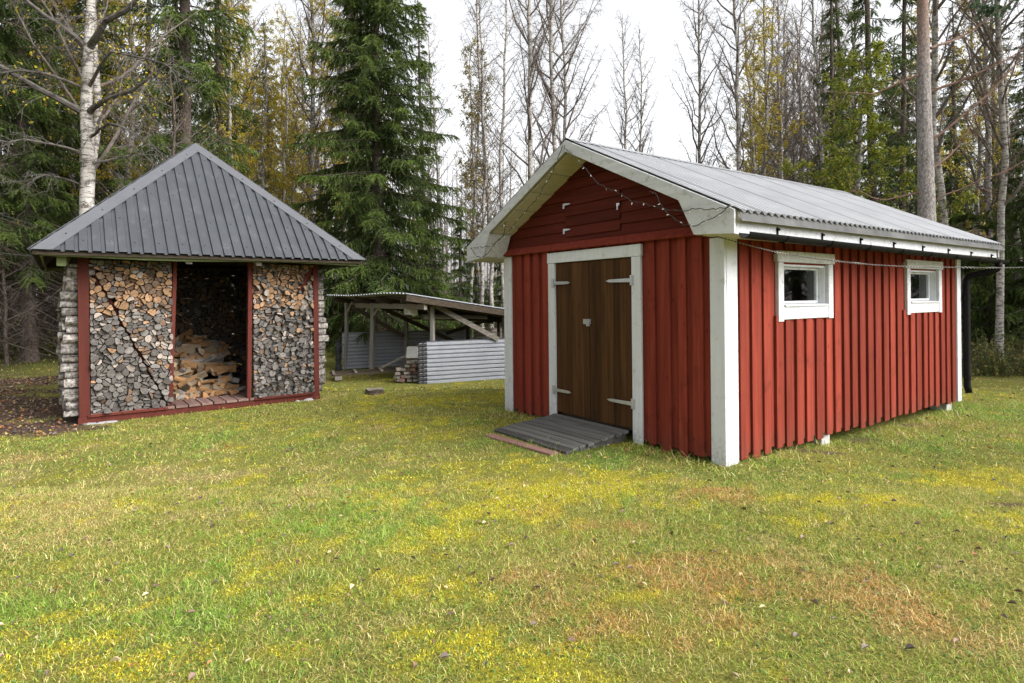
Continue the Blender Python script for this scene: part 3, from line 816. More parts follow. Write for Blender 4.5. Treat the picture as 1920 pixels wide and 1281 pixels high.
RP = [(1.75, 5.47, 2.18), (2.15, 5.44, 2.06), (2.41, 5.43, 1.99), (2.69, 5.41, 1.94), (2.97, 5.39, 1.90), (3.24, 5.38, 1.87), (3.52, 5.36, 1.85), (3.88, 5.34, 1.84), (4.2, 5.32, 1.83), (4.51, 5.3, 1.83), (5.3, 5.25, 1.86), (6.2, 5.2, 1.95), (8.0, 5.1, 2.25)]
rl = empty('rope_of_lights', RP[0], 0, 'white wound line of lights sagging from the shed corner past both windows', 'string lights')
P = resample(RP, .02) - np.array(RP[0])
m_ = MB(); m_.tube(P, .0042, 6); m_.build('rope', M['cable_green'], rl)
m_ = MB()
s = np.linspace(0, 1, 4600); Pi = np.stack([np.interp(s, np.linspace(0, 1, len(P)), P[:, i]) for i in range(3)], 1)
fat = np.clip(np.sin(s * 70) + np.sin(s * 173 + 1) * .8 - .1, 0, 1)
th = s * 1500 + 3 * np.sin(s * 60); amp = .0048 + .0022 * fat
Pi[:, 1] += amp * np.cos(th); Pi[:, 2] += amp * np.sin(th)
m_.tube(Pi, .0012 + .0018 * fat, 4); m_.build('light_winding', M['rope'], rl)
m_ = MB(); m_.tube([(0, 0, 0), (0, 0, 1.3), (.01, 0, 2.5)], [.06, .055, .05], 10)
tag(m_.build('wooden_post', M['gray_wood'], None, (8.03, 5.1, -.15)), 'grey round wooden post holding the far end of the wound line of lights', 'post')
# ================================================================ firewood shelter with pyramid roof
hut = empty('firewood_shelter', tuple(HUT_A), HUT_R, 'open red timber firewood shelter under a dark grey pyramid roof', 'firewood shelter')
HC = np.array([1.65, 1.50]); HX, HY = 2.10, 2.0; HE, HA = 2.25, 4.23
APEX = np.array([HC[0], HC[1], HA])
faces4 = []   # (origin corner, eave direction, inward direction, eave half length, depth)
faces4.append((np.array([HC[0], HC[1] - HY, HE]), np.array([1., 0, 0]), HX))
faces4.append((np.array([HC[0] + HX, HC[1], HE]), np.array([0, 1., 0]), HY))
faces4.append((np.array([HC[0], HC[1] + HY, HE]), np.array([-1., 0, 0]), HX))
faces4.append((np.array([HC[0] - HX, HC[1], HE]), np.array([0, -1., 0]), HY))
mb = MB(); caps = [MB() for _ in range(4)]; scr = MB(); deck = MB()
pit = .1385
for fi, (O, e, half) in enumerate(faces4):
    up = APEX - O; n = vnorm(np.cross(e, up))
    if n[2] < 0: n = -n
    xs = []
    k = int(half / pit) + 1
    for i in range(-k, k + 1):
        c = i * pit
        for dx, h in ((-.024, .0), (.014, .0), (.021, .027), (pit - .031, .027)):
            if -half + .01 < c + dx < half - .01: xs.append((c + dx, h))
    V = []; F = []
    for s_, h in xs:
        tt_ = 1 - abs(s_) / half
        V.append(O + e * s_ + n * h - vnorm(up) * .03); V.append(O + e * s_ + up * tt_ + n * h)
    for i in range(len(xs) - 1): F.append((2 * i, 2 * i + 2, 2 * i + 3, 2 * i + 1))
    mb.add(V, F, 0, .5)
    # under-deck boards
    q = [O - e * half - n * .02, O + e * half - n * .02, APEX - n * .02]
    deck.prism([p - np.array([0, 0, .012]) for p in q], (0, 0, -.035))
    # hip caps on this face
    hipl = APEX - (O - e * half); L_ = np.linalg.norm(hipl)
    for sg, hi in ((-1, fi), (1, (fi + 1) % 4)):
        C = O + e * half * sg
        hd = vnorm(APEX - C); pr = np.cross(n, hd); pr = pr if np.dot(pr, -e * sg) > 0 else -pr
        wd = .155; sl_e = wd / abs(np.dot(pr, e))
        Cs = C - e * sg * sl_e
        # point on the centre line of the face where the offset edge meets it
        u_ = vnorm(up); den = abs(np.dot(e, hd)); tq = (half - sl_e) / den
        Q = Cs + hd * tq
        off = n * .0295
        ext = -vnorm(up) * .035
        caps[hi].prism([C + off + ext - e * sg * -.01, Cs + off + ext, Q + off, APEX + off], n * .004, 0, .5)
        caps[hi].prism([Cs + off + ext - n * .02, Cs + off + ext - n * .0005, Q + off - n * .0005, Q + off - n * .02], e * sg * .003, 0, .5)
        for j in range(5):
            P = C + hd * (L_ * (.12 + .19 * j)) + pr * wd * .62 + off
            scr.tube([P, P + n * .012], .011, 6)
    for r_, tt_ in enumerate((.06, .24, .46, .66, .82)):
        for i in range(-k, k + 1):
            s_ = i * pit + .021 + .045
            if (i + r_) % 2 == 0 and abs(s_) < half * (1 - tt_) - .16:
                P = O + e * s_ + up * tt_ + n * .0275
                scr.tube([P, P + n * .008], .0085, 6)
hroof = mb.build('roof', M['roof_dark'], hut)
for c_ in caps: c_.build('ridge_flashing', M['cap_dark'], hroof)
scr.build('roofing_screws', M['screw'], hroof)
deck.build('roof_boards', M['dark_wood'], hut)
m_ = MB()
for (O, e, half) in faces4:
    inn = vnorm(np.array([APEX[0] - O[0], APEX[1] - O[1], 0]))
    A0 = O - e * (half - .07) + inn * .07; A1 = O + e * (half - .07) + inn * .07
    PP = []
    for t_ in np.linspace(0, 1, 12):
        PP.append(A0 + (A1 - A0) * t_ + np.array([0, 0, .012 * math.sin(t_ * 9 + O[0])]))
    for a, b_ in zip(PP[:-1], PP[1:]):
        m_.hexa([a + (0, 0, -.085), b_ + (0, 0, -.085), b_ + inn * .025 + (0, 0, -.085), a + inn * .025 + (0, 0, -.085), a + (0, 0, -.03), b_ + (0, 0, -.03), b_ + inn * .025 + (0, 0, -.03), a + inn * .025 + (0, 0, -.03)], 0, .5)
m_.build('fascia', M['moss_green'], hut)
HW, HD = 3.17, 3.0
for p0, p1, w, d in (((.062, .05, .0), (.062, .05, 2.22), .122, .10), ((3.135, .05, .0), (3.135, .05, 2.20), .085, .10), ((1.055, .06, .09), (1.135, .06, 2.25), .05, .09), ((2.105, .06, .09), (2.145, .06, 2.25), .062, .09),
                     ((.06, 2.95, .0), (.06, 2.95, 2.22), .1, .1), ((3.12, 2.95, .0), (3.12, 2.95, 2.22), .1, .1)):
    m_ = MB(); m_.bar(p0, p1, w, d, up=(0, 1, 0)); m_.build('post', M['red_old_dimmed'], hut, bevel=.004)
m_ = MB(); m_.bar((.115, .13, 2.13), (1.02, .17, .14), .07, .03, up=(0, 1, 0)); m_.build('brace', M['red_old_dimmed'], hut, bevel=.003)
m_ = MB(); m_.bar((3.10, .06, 2.16), (2.90, .06, 1.76), .07, .03, up=(0, 1, 0)); m_.build('brace', M['red_old_dimmed'], hut, bevel=.003)
m_ = MB(); m_.box(-.01, HW + .02, -.002, .07, .0, .085); m_.box(-.01, HW + .02, 2.92, 2.99, .0, .085); m_.build('sill_beam', M['red_old_dimmed'], hut, bevel=.004)
m_ = MB(); xx = .13
while xx < HW - .1:
    m_.box(xx, xx + .146, -.022 + RN.uniform(-.008, .008), 2.9, .088, .122 + RN.uniform(0, .003)); xx += .165
m_.build('floor', M['floor_wood'], hut, bevel=.003)
m_ = MB(); xx = .13; RN.seed(77)
m_.box(.10, 1.02, -.031, -.004, .088, .121); m_.build('floor_edge', M['red_old_dimmed'], hut)
m_ = MB(); m_.box(2.17, 3.08, -.031, -.004, .088, .121); m_.build('floor_edge', M['red_old_dimmed'], hut)
m_ = MB(); m_.box(.0, 3.2, .02, .10, 2.22, 2.30); m_.box(.0, 3.2, 2.9, 2.98, 2.22, 2.30); m_.box(.0, .09, .11, 2.89, 2.22, 2.30); m_.box(3.1, 3.19, .11, 2.89, 2.22, 2.30)
m_.build('top_plate', M['dark_wood'], hut)
for xr in (1.25, 2.17):
    m_ = MB(); m_.hexa([(xr - .04, -.36, 2.12), (xr + .04, -.36, 2.12), (xr + .04, .3, 2.30), (xr - .04, .3, 2.30), (xr - .04, -.36, 2.205), (xr + .04, -.36, 2.205), (xr + .04, .3, 2.40), (xr - .04, .3, 2.40)])
    m_.build('rafter_end', M['gray_wood'], hut, bevel=.004)
m_ = MB(); m_.hexa([(-.22, -.30, 2.06), (-.12, -.30, 2.06), (-.05, .2, 2.2), (-.15, .2, 2.2), (-.22, -.30, 2.20), (-.12, -.30, 2.20), (-.05, .2, 2.32), (-.15, .2, 2.32)]); m_.build('rafter_end', M['moss_green'], hut, bevel=.004)

def rock(name, loc, rx, ry, rz, seed, mat):
    r_ = random.Random(seed); V = []; F = []; nu, nv = 16, 9
    ph = [(r_.uniform(0, 6), r_.uniform(1, 3.2), r_.uniform(-1, 1)) for _ in range(7)]
    for j in range(nv):
        th = math.pi * j / (nv - 1)
        for i in range(nu):
            a = 2 * math.pi * i / nu
            d = np.array([math.sin(th) * math.cos(a), math.sin(th) * math.sin(a), math.cos(th)])
            k = 1 + sum(.07 * math.sin(f * (d[0] * 2 + d[1] * q + d[2]) + p) for p, f, q in ph)
            d = np.sign(d) * np.abs(d) ** .75
            V.append(d * k * np.array([rx, ry, rz]))
    for j in range(nv - 1):
        for i in range(nu): F.append((j * nu + i, j * nu + (i + 1) % nu, (j + 1) * nu + (i + 1) % nu, (j + 1) * nu + i))
    m_ = MB(); m_.add(V, F); o = m_.build(name, mat, None, loc, (0, 0, HUT_R + r_.uniform(-.2, .2)))
    return o
h2w = lambda x, y, z: (HUT_A[0] + math.cos(HUT_R) * x - math.sin(HUT_R) * y, HUT_A[1] + math.sin(HUT_R) * x + math.cos(HUT_R) * y, z)
tag(rock('foundation_stone', h2w(.20, .02, -.035), .24, .10, .052, 3, M['stone']), 'flat grey stone under the left corner post of the firewood shelter', 'stone')
tag(rock('foundation_stone', h2w(2.92, .06, -.045), .15, .11, .075, 8, M['stone']), 'grey stone block under the right end of the firewood shelter', 'stone')
tag(rock('foundation_stone', h2w(1.5, .08, -.04), .22, .09, .04, 12, M['stone']), 'low stone under the middle of the firewood shelter floor', 'stone')

# ---------------------------------------------------------------- firewood
t = NT('log_end_grain')
tint = t.attr('tint', 'Vector'); loc = t.attr('loc', 'Vector'); rim = t.attr('rim')
ln_ = t.n('ShaderNodeVectorMath', operation='LENGTH'); t.l(loc, ln_.inputs[0])
nz = t.noise(loc, 30, 5, .65); n2 = t.noise(loc, 75, 4, .6)
rings = t.math('SINE', t.math('ADD', t.math('MULTIPLY', ln_.outputs['Value'], 620.0), t.math('MULTIPLY', nz, 9.0)))
v_ = t.math('ADD', t.math('MULTIPLY', rings, .10), t.math('ADD', t.math('MULTIPLY', nz, 1.0), t.math('MULTIPLY', n2, .45)))
hv = t.n('ShaderNodeHueSaturation'); t.l(tint, hv.inputs['Color']); t.l(t.ramp(v_, [(.40, .38), (.72, 1.0), (1.0, 1.35)]), hv.inputs['Value'])
col = t.mix(t.ramp(rim, [(.55, 0.0), (.95, .55)]), hv.outputs[0], (.10, .088, .078))
t.base(col).rough(.85).spec(.15).bump(v_, .5, .004)
M['log_end'] = t.mat
t = NT('log_bark')
rnd = t.attr('rnd'); v = t.coord((1, .35, 1)); nz = t.noise(v, 26, 6, .7); n2 = t.noise(t.coord((1, 1, 1)), 60, 4, .6)
col = t.ramp(nz, [(.36, (.05, .042, .036)), (.50, (.20, .18, .165)), (.68, (.46, .44, .42))])
hv = t.n('ShaderNodeHueSaturation'); t.l(col, hv.inputs['Color']); t.l(t.ramp(rnd, [(0, .55), (1, 1.25)]), hv.inputs['Value'])
t.base(hv.outputs[0]).rough(.85).spec(.2).bump(n2, .5, .006)
M['log_bark'] = t.mat
t = NT('split_wood_face')
tint = t.attr('tint', 'Vector'); nz = t.noise(t.coord((20, 3, 20)), 2.2, 6, .65)
hv = t.n('ShaderNodeHueSaturation'); t.l(tint, hv.inputs['Color']); t.l(t.ramp(nz, [(.3, .55), (.75, 1.3)]), hv.inputs['Value'])
t.base(hv.outputs[0]).rough(.8).spec(.2).bump(nz, .5, .004)
M['split'] = t.mat

LR = np.random.default_rng(21)
def section(kind, w):
    """cross-section polygon (x, z) round its own centre and which edges carry bark"""
    if kind == 'round':
        n = 12; a = np.arange(n) * 2 * np.pi / n + LR.random()
        r = w / 2 * (1 + .05 * LR.standard_normal(n)); q = 1 - .15 * LR.random()
        return np.stack([r * np.cos(a), r * q * np.sin(a)], 1), np.ones(n, bool)
    if kind == 'half':
        n = 8; a = np.linspace(0, np.pi, n); r = w / 2 * (1 + .04 * LR.standard_normal(n)); q = .85 + .35 * LR.random()
        P = np.stack([r * np.cos(a), r * q * np.sin(a)], 1); bk = np.ones(n, bool); bk[-1] = False
        P = P - [0, w * .2]
    elif kind == 'quarter':
        n = 6; a = np.linspace(-.1, np.pi / 2 + .3 * LR.random(), n) ; r = w * .8 * (1 + .05 * LR.standard_normal(n))
        P = np.concatenate([np.stack([r * np.cos(a), r * np.sin(a)], 1), [[0, 0]]]); bk = np.array([True] * (n - 1) + [False, False])
        P = P - P.mean(0)
    else:
        P = np.array([[-.5, -.3], [.5, -.35], [.42, .28], [-.35, .32]]) * w * (1 + .15 * LR.standard_normal((4, 2))); bk = np.array([False, False, True, False])
    return P, bk
def rot2(P, a):
    c, s = math.cos(a), math.sin(a); return P @ np.array([[c, s], [-s, c]])
def clip(P, n, c):
    """keep the part of polygon P with P.n <= c"""
    out = []; s = P @ n - c
    for i in range(len(P)):
        j = (i + 1) % len(P)
        if s[i] <= 0: out.append(P[i])
        if (s[i] < 0) != (s[j] < 0): out.append(P[i] + (P[j] - P[i]) * (s[i] / (s[i] - s[j])))
    return np.array(out) if len(out) > 2 else np.zeros((0, 2))
def area_c(P):
    x, y = P[:, 0], P[:, 1]; x2, y2 = np.roll(x, -1), np.roll(y, -1); k = x * y2 - x2 * y; A = k.sum() / 2
    return A, np.array([((x + x2) * k).sum(), ((y + y2) * k).sum()]) / (6 * A + 1e-12)
def pack(x0, x1, z0, z1, mean, split=.42, line=None):
    """tightly stacked log ends: relaxed cells, rounded, some of them split into two halves.
    line = (a, b, gap): logs keep clear of the strip along a-b"""
    n = int((x1 - x0) * (z1 - z0) / (mean ** 2 * .80)); Q = np.zeros((0, 2))
    for i in range(n):
        C = np.stack([x0 + (x1 - x0) * LR.random(14), z0 + (z1 - z0) * LR.random(14)], 1)
        if i: C = C[[np.argmax(np.min(((C[:, None] - Q[None]) ** 2).sum(2), 1))]]
        Q = np.concatenate([Q, C[:1]])
    wgt = (mean * .58 * LR.random(n)) ** 2
    B = np.array([[x0, z0], [x1, z0], [x1, z1], [x0, z1]])
    if line:
        la, lb = np.array(line[0]), np.array(line[1]); ln_ = np.array([lb[1] - la[1], la[0] - lb[0]]); ln_ = ln_ / np.linalg.norm(ln_); lc = la @ ln_
    for it in range(3):
        cells = []
        for i in range(n):
            P = B; d2 = ((Q - Q[i]) ** 2).sum(1)
            for j in np.argsort(d2)[1:17]:
                nn = Q[j] - Q[i]; L_ = math.sqrt(d2[j]) + 1e-9
                P = clip(P, nn / L_, (Q[i] @ nn) / L_ + (d2[j] + wgt[i] - wgt[j]) / (2 * L_))
                if len(P) < 3: break
            if line and len(P) > 2:
                s_ = 1 if Q[i] @ ln_ > lc else -1
                P = clip(P, -ln_ * s_, -(lc * s_ + line[2]))
            cells.append(P)
        if it < 2:
            for i, P in enumerate(cells):
                if len(P) > 2: Q[i] = Q[i] * .4 + area_c(P)[1] * .6
    out = []
    for P in cells:
        if len(P) < 3: continue
        A, c = area_c(P)
        if abs(A) < mean ** 2 * .10: continue
        P = P if A > 0 else P[::-1]
        for _ in range(2):      # round the corners
            N_ = np.roll(P, -1, 0); P = np.stack([P * .75 + N_ * .25, P * .25 + N_ * .75], 1).reshape(-1, 2)
        keepv = np.linalg.norm(P - np.roll(P, 1, 0), axis=1) > .004; P = P[keepv] if keepv.sum() > 5 else P
        r = np.linalg.norm(P - c, axis=1); rm = math.sqrt(abs(A) / math.pi)
        P = c + (P - c) * (np.minimum(r, rm * 1.28) / r * (.94 + .05 * LR.standard_normal(len(P)) * .5))[:, None]
        if LR.random() < split and abs(A) > mean ** 2 * .55:
            an = LR.choice([1.57, 1.57, 1.2, 1.95, .5, 2.7]) + LR.normal(0, .2); nn = np.array([math.cos(an), math.sin(an)]); k = c @ nn + LR.normal(0, .12) * rm
            for s_ in (1, -1):
                H_ = clip(P, nn * s_, k * s_ - .004)
                if len(H_) > 3:
                    A2, c2 = area_c(H_); on = np.abs(H_ @ nn - (k - .004 * s_)) < 1e-4
                    out.append((c2[0], c2[1], H_ - c2, ~(on & np.roll(on, -1)), 'half' if len(H_) > 5 else 'quarter', math.sqrt(abs(A2)) * 1.1))
        else:
            out.append((c[0], c[1], P - c, np.ones(len(P), bool), 'round' if LR.random() < .8 else 'plank', 2 * rm))
    return out
def log_arrays(P, bk, y0, y1, tint):
    """log lying along +y; returns verts, faces, material ids, point attrs"""
    n = len(P); c = P.mean(0); I = c + (P - c) * .90
    tilt = LR.normal(0, .006, 2)
    fy = lambda Q: y0 + (Q - c) @ (LR.normal(0, .10, 2))
    ya = fy(P); v = np.concatenate([np.stack([P[:, 0], ya, P[:, 1]], 1), np.stack([I[:, 0], ya - .002, I[:, 1]], 1), np.stack([P[:, 0] * .96 + tilt[0], np.full(n, y1), P[:, 1] * .96 + tilt[1]], 1)])
    rim = np.concatenate([np.where(bk | np.roll(bk, 1), 1.0, 0.0), np.zeros(n), np.zeros(n)])
    q = np.arange(n); r = (q + 1) % n
    f = [tuple(n + q)] + [(i, j, n + j, n + i) for i, j in zip(q, r)] + [(i, 2 * n + i, 2 * n + j, j) for i, j in zip(q, r)] + [tuple(2 * n + q[::-1])]
    m = [0] * (n + 1) + [1 if bk[i] else 2 for i in range(n)] + [0]
    return v, f, m, rim
LMATS = [M['log_end'], M['log_bark'], M['split']]
def log_object(name, arrs, parent=None, loc=None, rot=None):
    """arrs: list of (verts, faces, mats, rim, tint, loc, rnd) -> one object"""
    me = bpy.data.meshes.new(name); V = []; F = []; Mi = []; T = []; Rm = []; Lc = []; R = []
    for v, f, m, rim, tint, lc, rn in arrs:
        b = len(V); V += [tuple(p) for p in v]; F += [tuple(b + i for i in q) for q in f]; Mi += m
        T += [tuple(tint)] * len(v); Rm += list(rim); Lc += [tuple(p) for p in lc]; R += [rn] * len(f)
    me.from_pydata(V, [], F)
    for m in LMATS: me.materials.append(m)
    me.polygons.foreach_set('material_index', Mi)
    me.attributes.new('tint', 'FLOAT_VECTOR', 'POINT').data.foreach_set('vector', np.array(T, np.float32).ravel())
    me.attributes.new('loc', 'FLOAT_VECTOR', 'POINT').data.foreach_set('vector', np.array(Lc, np.float32).ravel())
    me.attributes.new('rim', 'FLOAT', 'POINT').data.foreach_set('value', np.array(Rm, np.float32))
    me.attributes.new('rnd', 'FLOAT', 'FACE').data.foreach_set('value', np.array(R, np.float32))
    return link(name, me, parent, loc, rot)
GREY = np.array([.155, .142, .132]); PALE = np.array([.285, .240, .208]); TAN = np.array([.29, .175, .10]); DGREY = np.array([.095, .086, .080]); BRN = np.array([.15, .10, .070])
def pick(ws):
    k = LR.choice(5, p=np.array(ws) / sum(ws)); return [GREY, PALE, TAN, DGREY, BRN][k] * (.75 + .5 * LR.random()), ['grey', 'pale', 'tan', 'dark grey', 'brown'][k]
def tint_left(x, z):
    bz = 2.13 - (x - .115) * 2.2       # height of the brace at x
    if z > 2.0: return pick([3, 0, 1, 3, 3])
    if z > 1.45: return pick([1.2, .8, 4.5, .6, 3])
    if z < bz and z < 1.35: return pick([6, .5, .1, 5, .5])
    if z > 1.22: return pick([5, 2, 1, 1, 1])
    if z > .72: return pick([2.5, 4.5, .8, .7, .8])
    return pick([6, .8, .1, 4, .4])
def tint_right(x, z):
    if z > 2.0: return pick([2, 1, 3, 2, 3])
    if z > 1.48: return pick([1.5, 1.2, 5, .5, 2])
    if z > 1.0: return pick([5, 1.3, .8, 2, 1.2])
    return pick([6, .3, .2, 5, .6])
rest = []
SHAPE = {'round': 'round', 'half': 'half round', 'quarter': 'wedge shaped', 'plank': 'blunt'}
# left stack: every log is a thing
lp = pack(.128, 1.09, .123, 2.17, .088, split=.6, line=((.115, 2.13), (1.02, .14), .0035))
lean_x = lambda z: .0 + 0 * z
keep = [q for q in lp if not (q[1] > 1.58 and abs(q[1] - (2.13 - (q[0] - .115) * 2.2)) / 2.417 < .034)]
print('left logs', len(keep))
keep.sort(key=lambda q: -q[5])
over = keep[298:]; keep = keep[:298]
rows = {}
for q in keep: rows.setdefault(int((q[1] - .12) / .085), []).append(q)
ORD = ['', 'first', 'second', 'third', 'fourth', 'fifth', 'sixth', 'seventh', 'eighth', 'ninth', 'tenth', 'eleventh', 'twelfth', 'thirteenth', 'fourteenth', 'fifteenth', 'sixteenth', 'seventeenth', 'eighteenth', 'nineteenth', 'twentieth', 'twenty-first', 'twenty-second', 'twenty-third', 'twenty-fourth', 'twenty-fifth', 'twenty-sixth', 'twenty-seventh', 'twenty-eighth']
rk = {r: i + 1 for i, r in enumerate(sorted(rows))}
for r, L_ in rows.items():
    L_.sort(key=lambda q: q[0])
    for i, (xc, zc, P, bk, kd, w) in enumerate(L_):
        tint, nm = tint_left(xc, zc)
        y0 = .010 + LR.normal(0, .034)
        v, f, m, rim = log_arrays(P, bk, y0, .36, tint)
        lc = np.stack([v[:, 0], v[:, 2], v[:, 1] * 0 + LR.random() * 3], 1)
        o = log_object('firewood_log', [(v, f, m, rim, tint, lc, LR.random())], None, h2w(xc, 0, zc), (0, 0, HUT_R))
        tag(o, f"{nm} {SHAPE[kd]} log end, {ORD[i + 1]} from left post, {ORD[rk[r]]} layer above floor", 'log', 'firewood logs stacked left of the shelter opening')
for xc, zc, P, bk, kd, w in over:
    tint, nm = tint_left(xc, zc); v, f, m, rim = log_arrays(P, bk, .02, .36, tint); lc = np.stack([v[:, 0], v[:, 2], v[:, 1] * 0], 1); rest.append((v + [xc, 0, zc], f, m, rim, tint, lc, LR.random()))
# right stack, side stacks and back stack: far past three hundred, one mass
for xc, zc, P, bk, kd, w in pack(2.17, 3.09, .123, 2.17, .079, split=.6):
    if abs(zc - (2.16 - (3.10 - xc) * 2.0)) < .045 and zc > 1.76: continue
    tint, nm = tint_right(xc, zc); y0 = .010 + LR.normal(0, .034)
    v, f, m, rim = log_arrays(P, bk, y0, .36, tint); lc = np.stack([v[:, 0], v[:, 2], v[:, 1] * 0 + LR.random() * 3], 1)
    rest.append((v + [xc, 0, zc], f, m, rim, tint, lc, LR.random()))
for sgn, xe in ((-1, -.135), (1, 3.17 + .125)):
    for yc, zc, P, bk, kd, w in pack(.10, 2.9, .10, 2.12, .115, split=.15):
        bulge = .035 * math.sin(zc * 1.7) - .02 * (zc > 1.7)
        xo = xe + sgn * (bulge + LR.normal(0, .022))
        tint, nm = pick([5, 2, .5, 2, .5])
        v, f, m, rim = log_arrays(P, bk, 0, .30, tint); lc = np.stack([v[:, 0], v[:, 2], v[:, 1] * 0 + LR.random() * 3], 1)
        # local (px, along, pz) -> hut (along, depth, z)
        if sgn < 0: vv = np.stack([xo + v[:, 1], yc - v[:, 0], zc + v[:, 2]], 1)
        else: vv = np.stack([xo - v[:, 1], yc + v[:, 0], zc + v[:, 2]], 1)
        rest.append((vv, f, m, rim, tint, lc, LR.random()))
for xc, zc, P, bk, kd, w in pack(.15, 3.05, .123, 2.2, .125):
    tint, nm = [c if isinstance(c, str) else c * .45 for c in pick([2, 0, 1, 3, 4])]; v, f, m, rim = log_arrays(P, bk, 2.45 + LR.normal(0, .03), 2.9, tint); lc = np.stack([v[:, 0], v[:, 2], v[:, 1] * 0 + LR.random() * 3], 1)  # back stack tints darkened to stand for the shade inside the shelter
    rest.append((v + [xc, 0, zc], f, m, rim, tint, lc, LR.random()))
ro = log_object('stacked_firewood', rest, None, tuple(HUT_A), (0, 0, HUT_R))
tag(ro, 'grey and tan split firewood stacked right of the opening and along the side walls of the shelter', 'firewood', kind='stuff')
# heap of split wood on the floor in the opening
surf = lambda x, y: .125 + .48 * float(sstep(.50, 1.40, np.array(y))) + .34 * float(sstep(1.2, 2.2, np.array(y))) + .05 * math.sin(x * 5)
hp = []
for i in range(125):
    front = i < 16
    x = 1.13 + .92 * LR.random() if not front else 1.16 + .9 * ((i * .618) % 1)
    y = (.62 + .10 * LR.random()) if front else .66 + 1.6 * LR.random() ** 1.1
    s_ = surf(x, y); z = .165 if front else max(.17, s_ - .03 - .09 * LR.random() * (i % 3))
    hp.append((x, y, z, front))
PLACE = ['at the front foot of the heap', 'halfway up the heap', 'on top of the heap', 'at the back of the heap']
cnt = {}
hp.sort(key=lambda q: q[0])
for x, y, z, front in hp:
    kd = LR.choice(['half', 'quarter', 'plank', 'round'], p=[.3, .3, .32, .08]); w = .085 + .05 * LR.random(); Lh = .15 + .04 * LR.random()
    P, bk = section(kd, w); P = rot2(P, LR.random() * 6.28 if not front else .2 * LR.standard_normal())
    tint = (np.array([.27, .15, .068]) if LR.random() < .6 else np.array([.25, .19, .13])) * (.7 + .5 * LR.random()); dark = LR.random() < .12
    if dark: tint = GREY * 1.2
    bk = bk & (LR.random() < .35)
    v, f, m, rim = log_arrays(P, bk, -Lh, Lh, tint); lc = np.stack([v[:, 0], v[:, 2], v[:, 1] * 0 + LR.random() * 3], 1)
    rz = HUT_R + (LR.normal(0, .35) if front else LR.choice([1.57, 1.2, -1.1, .3, .8, -.5, 1.8]) + LR.normal(0, .3)); rx = 0 if front else LR.normal(0, .28)
    o = log_object('split_firewood', [(v, f, m, rim, tint, lc, LR.random() * .25)], None, h2w(x, y + (Lh - .1 if front else 0), z), (rx, LR.normal(0, .05 if front else .2), rz))
    pl = PLACE[0] if z < .24 else PLACE[1] if z < .5 else PLACE[2] if y < 1.4 else PLACE[3]
    cn_ = 'grey' if dark else 'orange tan' if tint[2] < .095 else 'pale'
    key = (cn_, kd, pl); cnt[key] = cnt.get(key, 0) + 1
    tag(o, f"{cn_} {SHAPE[kd]} piece {pl}, {ORD[min(cnt[key], 28)]} such from left", 'split firewood', 'split wood heaped in the shelter opening')
# ================================================================ lean-to shelter in the middle
lt = empty('lean_to', (-2.09, 13.5, -.30), 0, 'low weathered lean-to with corrugated half walls between the two sheds', 'lean-to shelter')
LO = np.array([-2.09, 13.5, -.30])
def Lp(x, y, z): return np.array([x, y, z]) - LO
def corr_panel(a, b_, z0, z1, pitch, amp, name, mat, horizontal=True):
    """corrugated sheet standing on the line a-b, ridges horizontal"""
    a = np.array(a, float); b_ = np.array(b_, float); d = vnorm(np.append(b_ - a, 0)); n = np.array([d[1], -d[0], 0])
    zs = np.arange(z0, z1, pitch / 16); pr = amp * np.clip(3.2 * np.sin((zs - z0) / pitch * 2 * np.pi) + 1.6, -1, 1)
    L_ = np.linalg.norm(b_ - a); ns = 9; V = []; F = []
    for th in (0, -.004):
        for i in range(ns):
            s_ = L_ * i / (ns - 1); w_ = .008 * math.sin(i * 1.7)
            for z, p in zip(zs, pr): V.append(np.append(a, z) + d * s_ + n * (p + th + w_) - LO)
    m = len(zs); T_ = ns * m
    for i in range(ns - 1):
        for j in range(m - 1):
            q = (i * m + j, (i + 1) * m + j, (i + 1) * m + j + 1, i * m + j + 1); F.append(q); F.append(tuple(T_ + k for k in q[::-1]))
    for j in range(m - 1): F.append((j, j + 1, T_ + j + 1, T_ + j))
    mm = MB(); mm.add(V, F, 0, .5); return mm.build(name, mat, lt)
corr_panel((-2.09, 13.5), (2.6, 15.5), -.30, .665, .096, .017, 'front_panel', M['sheet_white'])
corr_panel((-4.60, 16.25), (-1.2, 17.9), -.26, .72, .096, .017, 'back_panel', M['sheet_white'])
corr_panel((-1.15, 17.92), (1.2, 18.9), -.26, .72, .096, .017, 'back_panel', M['gray_wood_x'])
corr_panel((-2.115, 13.465), (-1.93, 13.545), -.31, .655, .096, .019, 'end_strip', M['screw'])
m_ = MB(); m_.bar(Lp(-2.05, 13.53, -.32), Lp(2.6, 15.52, -.32), .03, .10); m_.build('ground_strip', M['felt'], lt)
# roof sheet
N0 = np.array([-2.30, 13.05, 1.735]); FLc = np.array([-5.1, 16.5, 1.765]); SLOPE = np.array([4.4, 1.98, -.76])
hs = FLc - N0; Lh = np.linalg.norm(hs); nr = vnorm(np.cross(hs, SLOPE)); nr = nr if nr[2] > 0 else -nr
V = []; F = []
ss = np.arange(0, Lh, .018); pr = .016 * np.sin(ss / .15 * 2 * np.pi)
for th in (0, -.004):
    for k in range(5):
        for s_, p in zip(ss, pr):
            sag = .03 * math.sin(s_ * 1.3 + 1) - .03 * (s_ / Lh - .5) ** 2 * 4
            V.append(N0 + hs * s_ / Lh + SLOPE * k / 4 + nr * (p + th) + np.array([0, 0, sag]) - LO)
m = len(ss); T_ = 5 * m
for k in range(4):
    for j in range(m - 1):
        q = (k * m + j, k * m + j + 1, (k + 1) * m + j + 1, (k + 1) * m + j); F.append(q); F.append(tuple(T_ + i for i in q[::-1]))
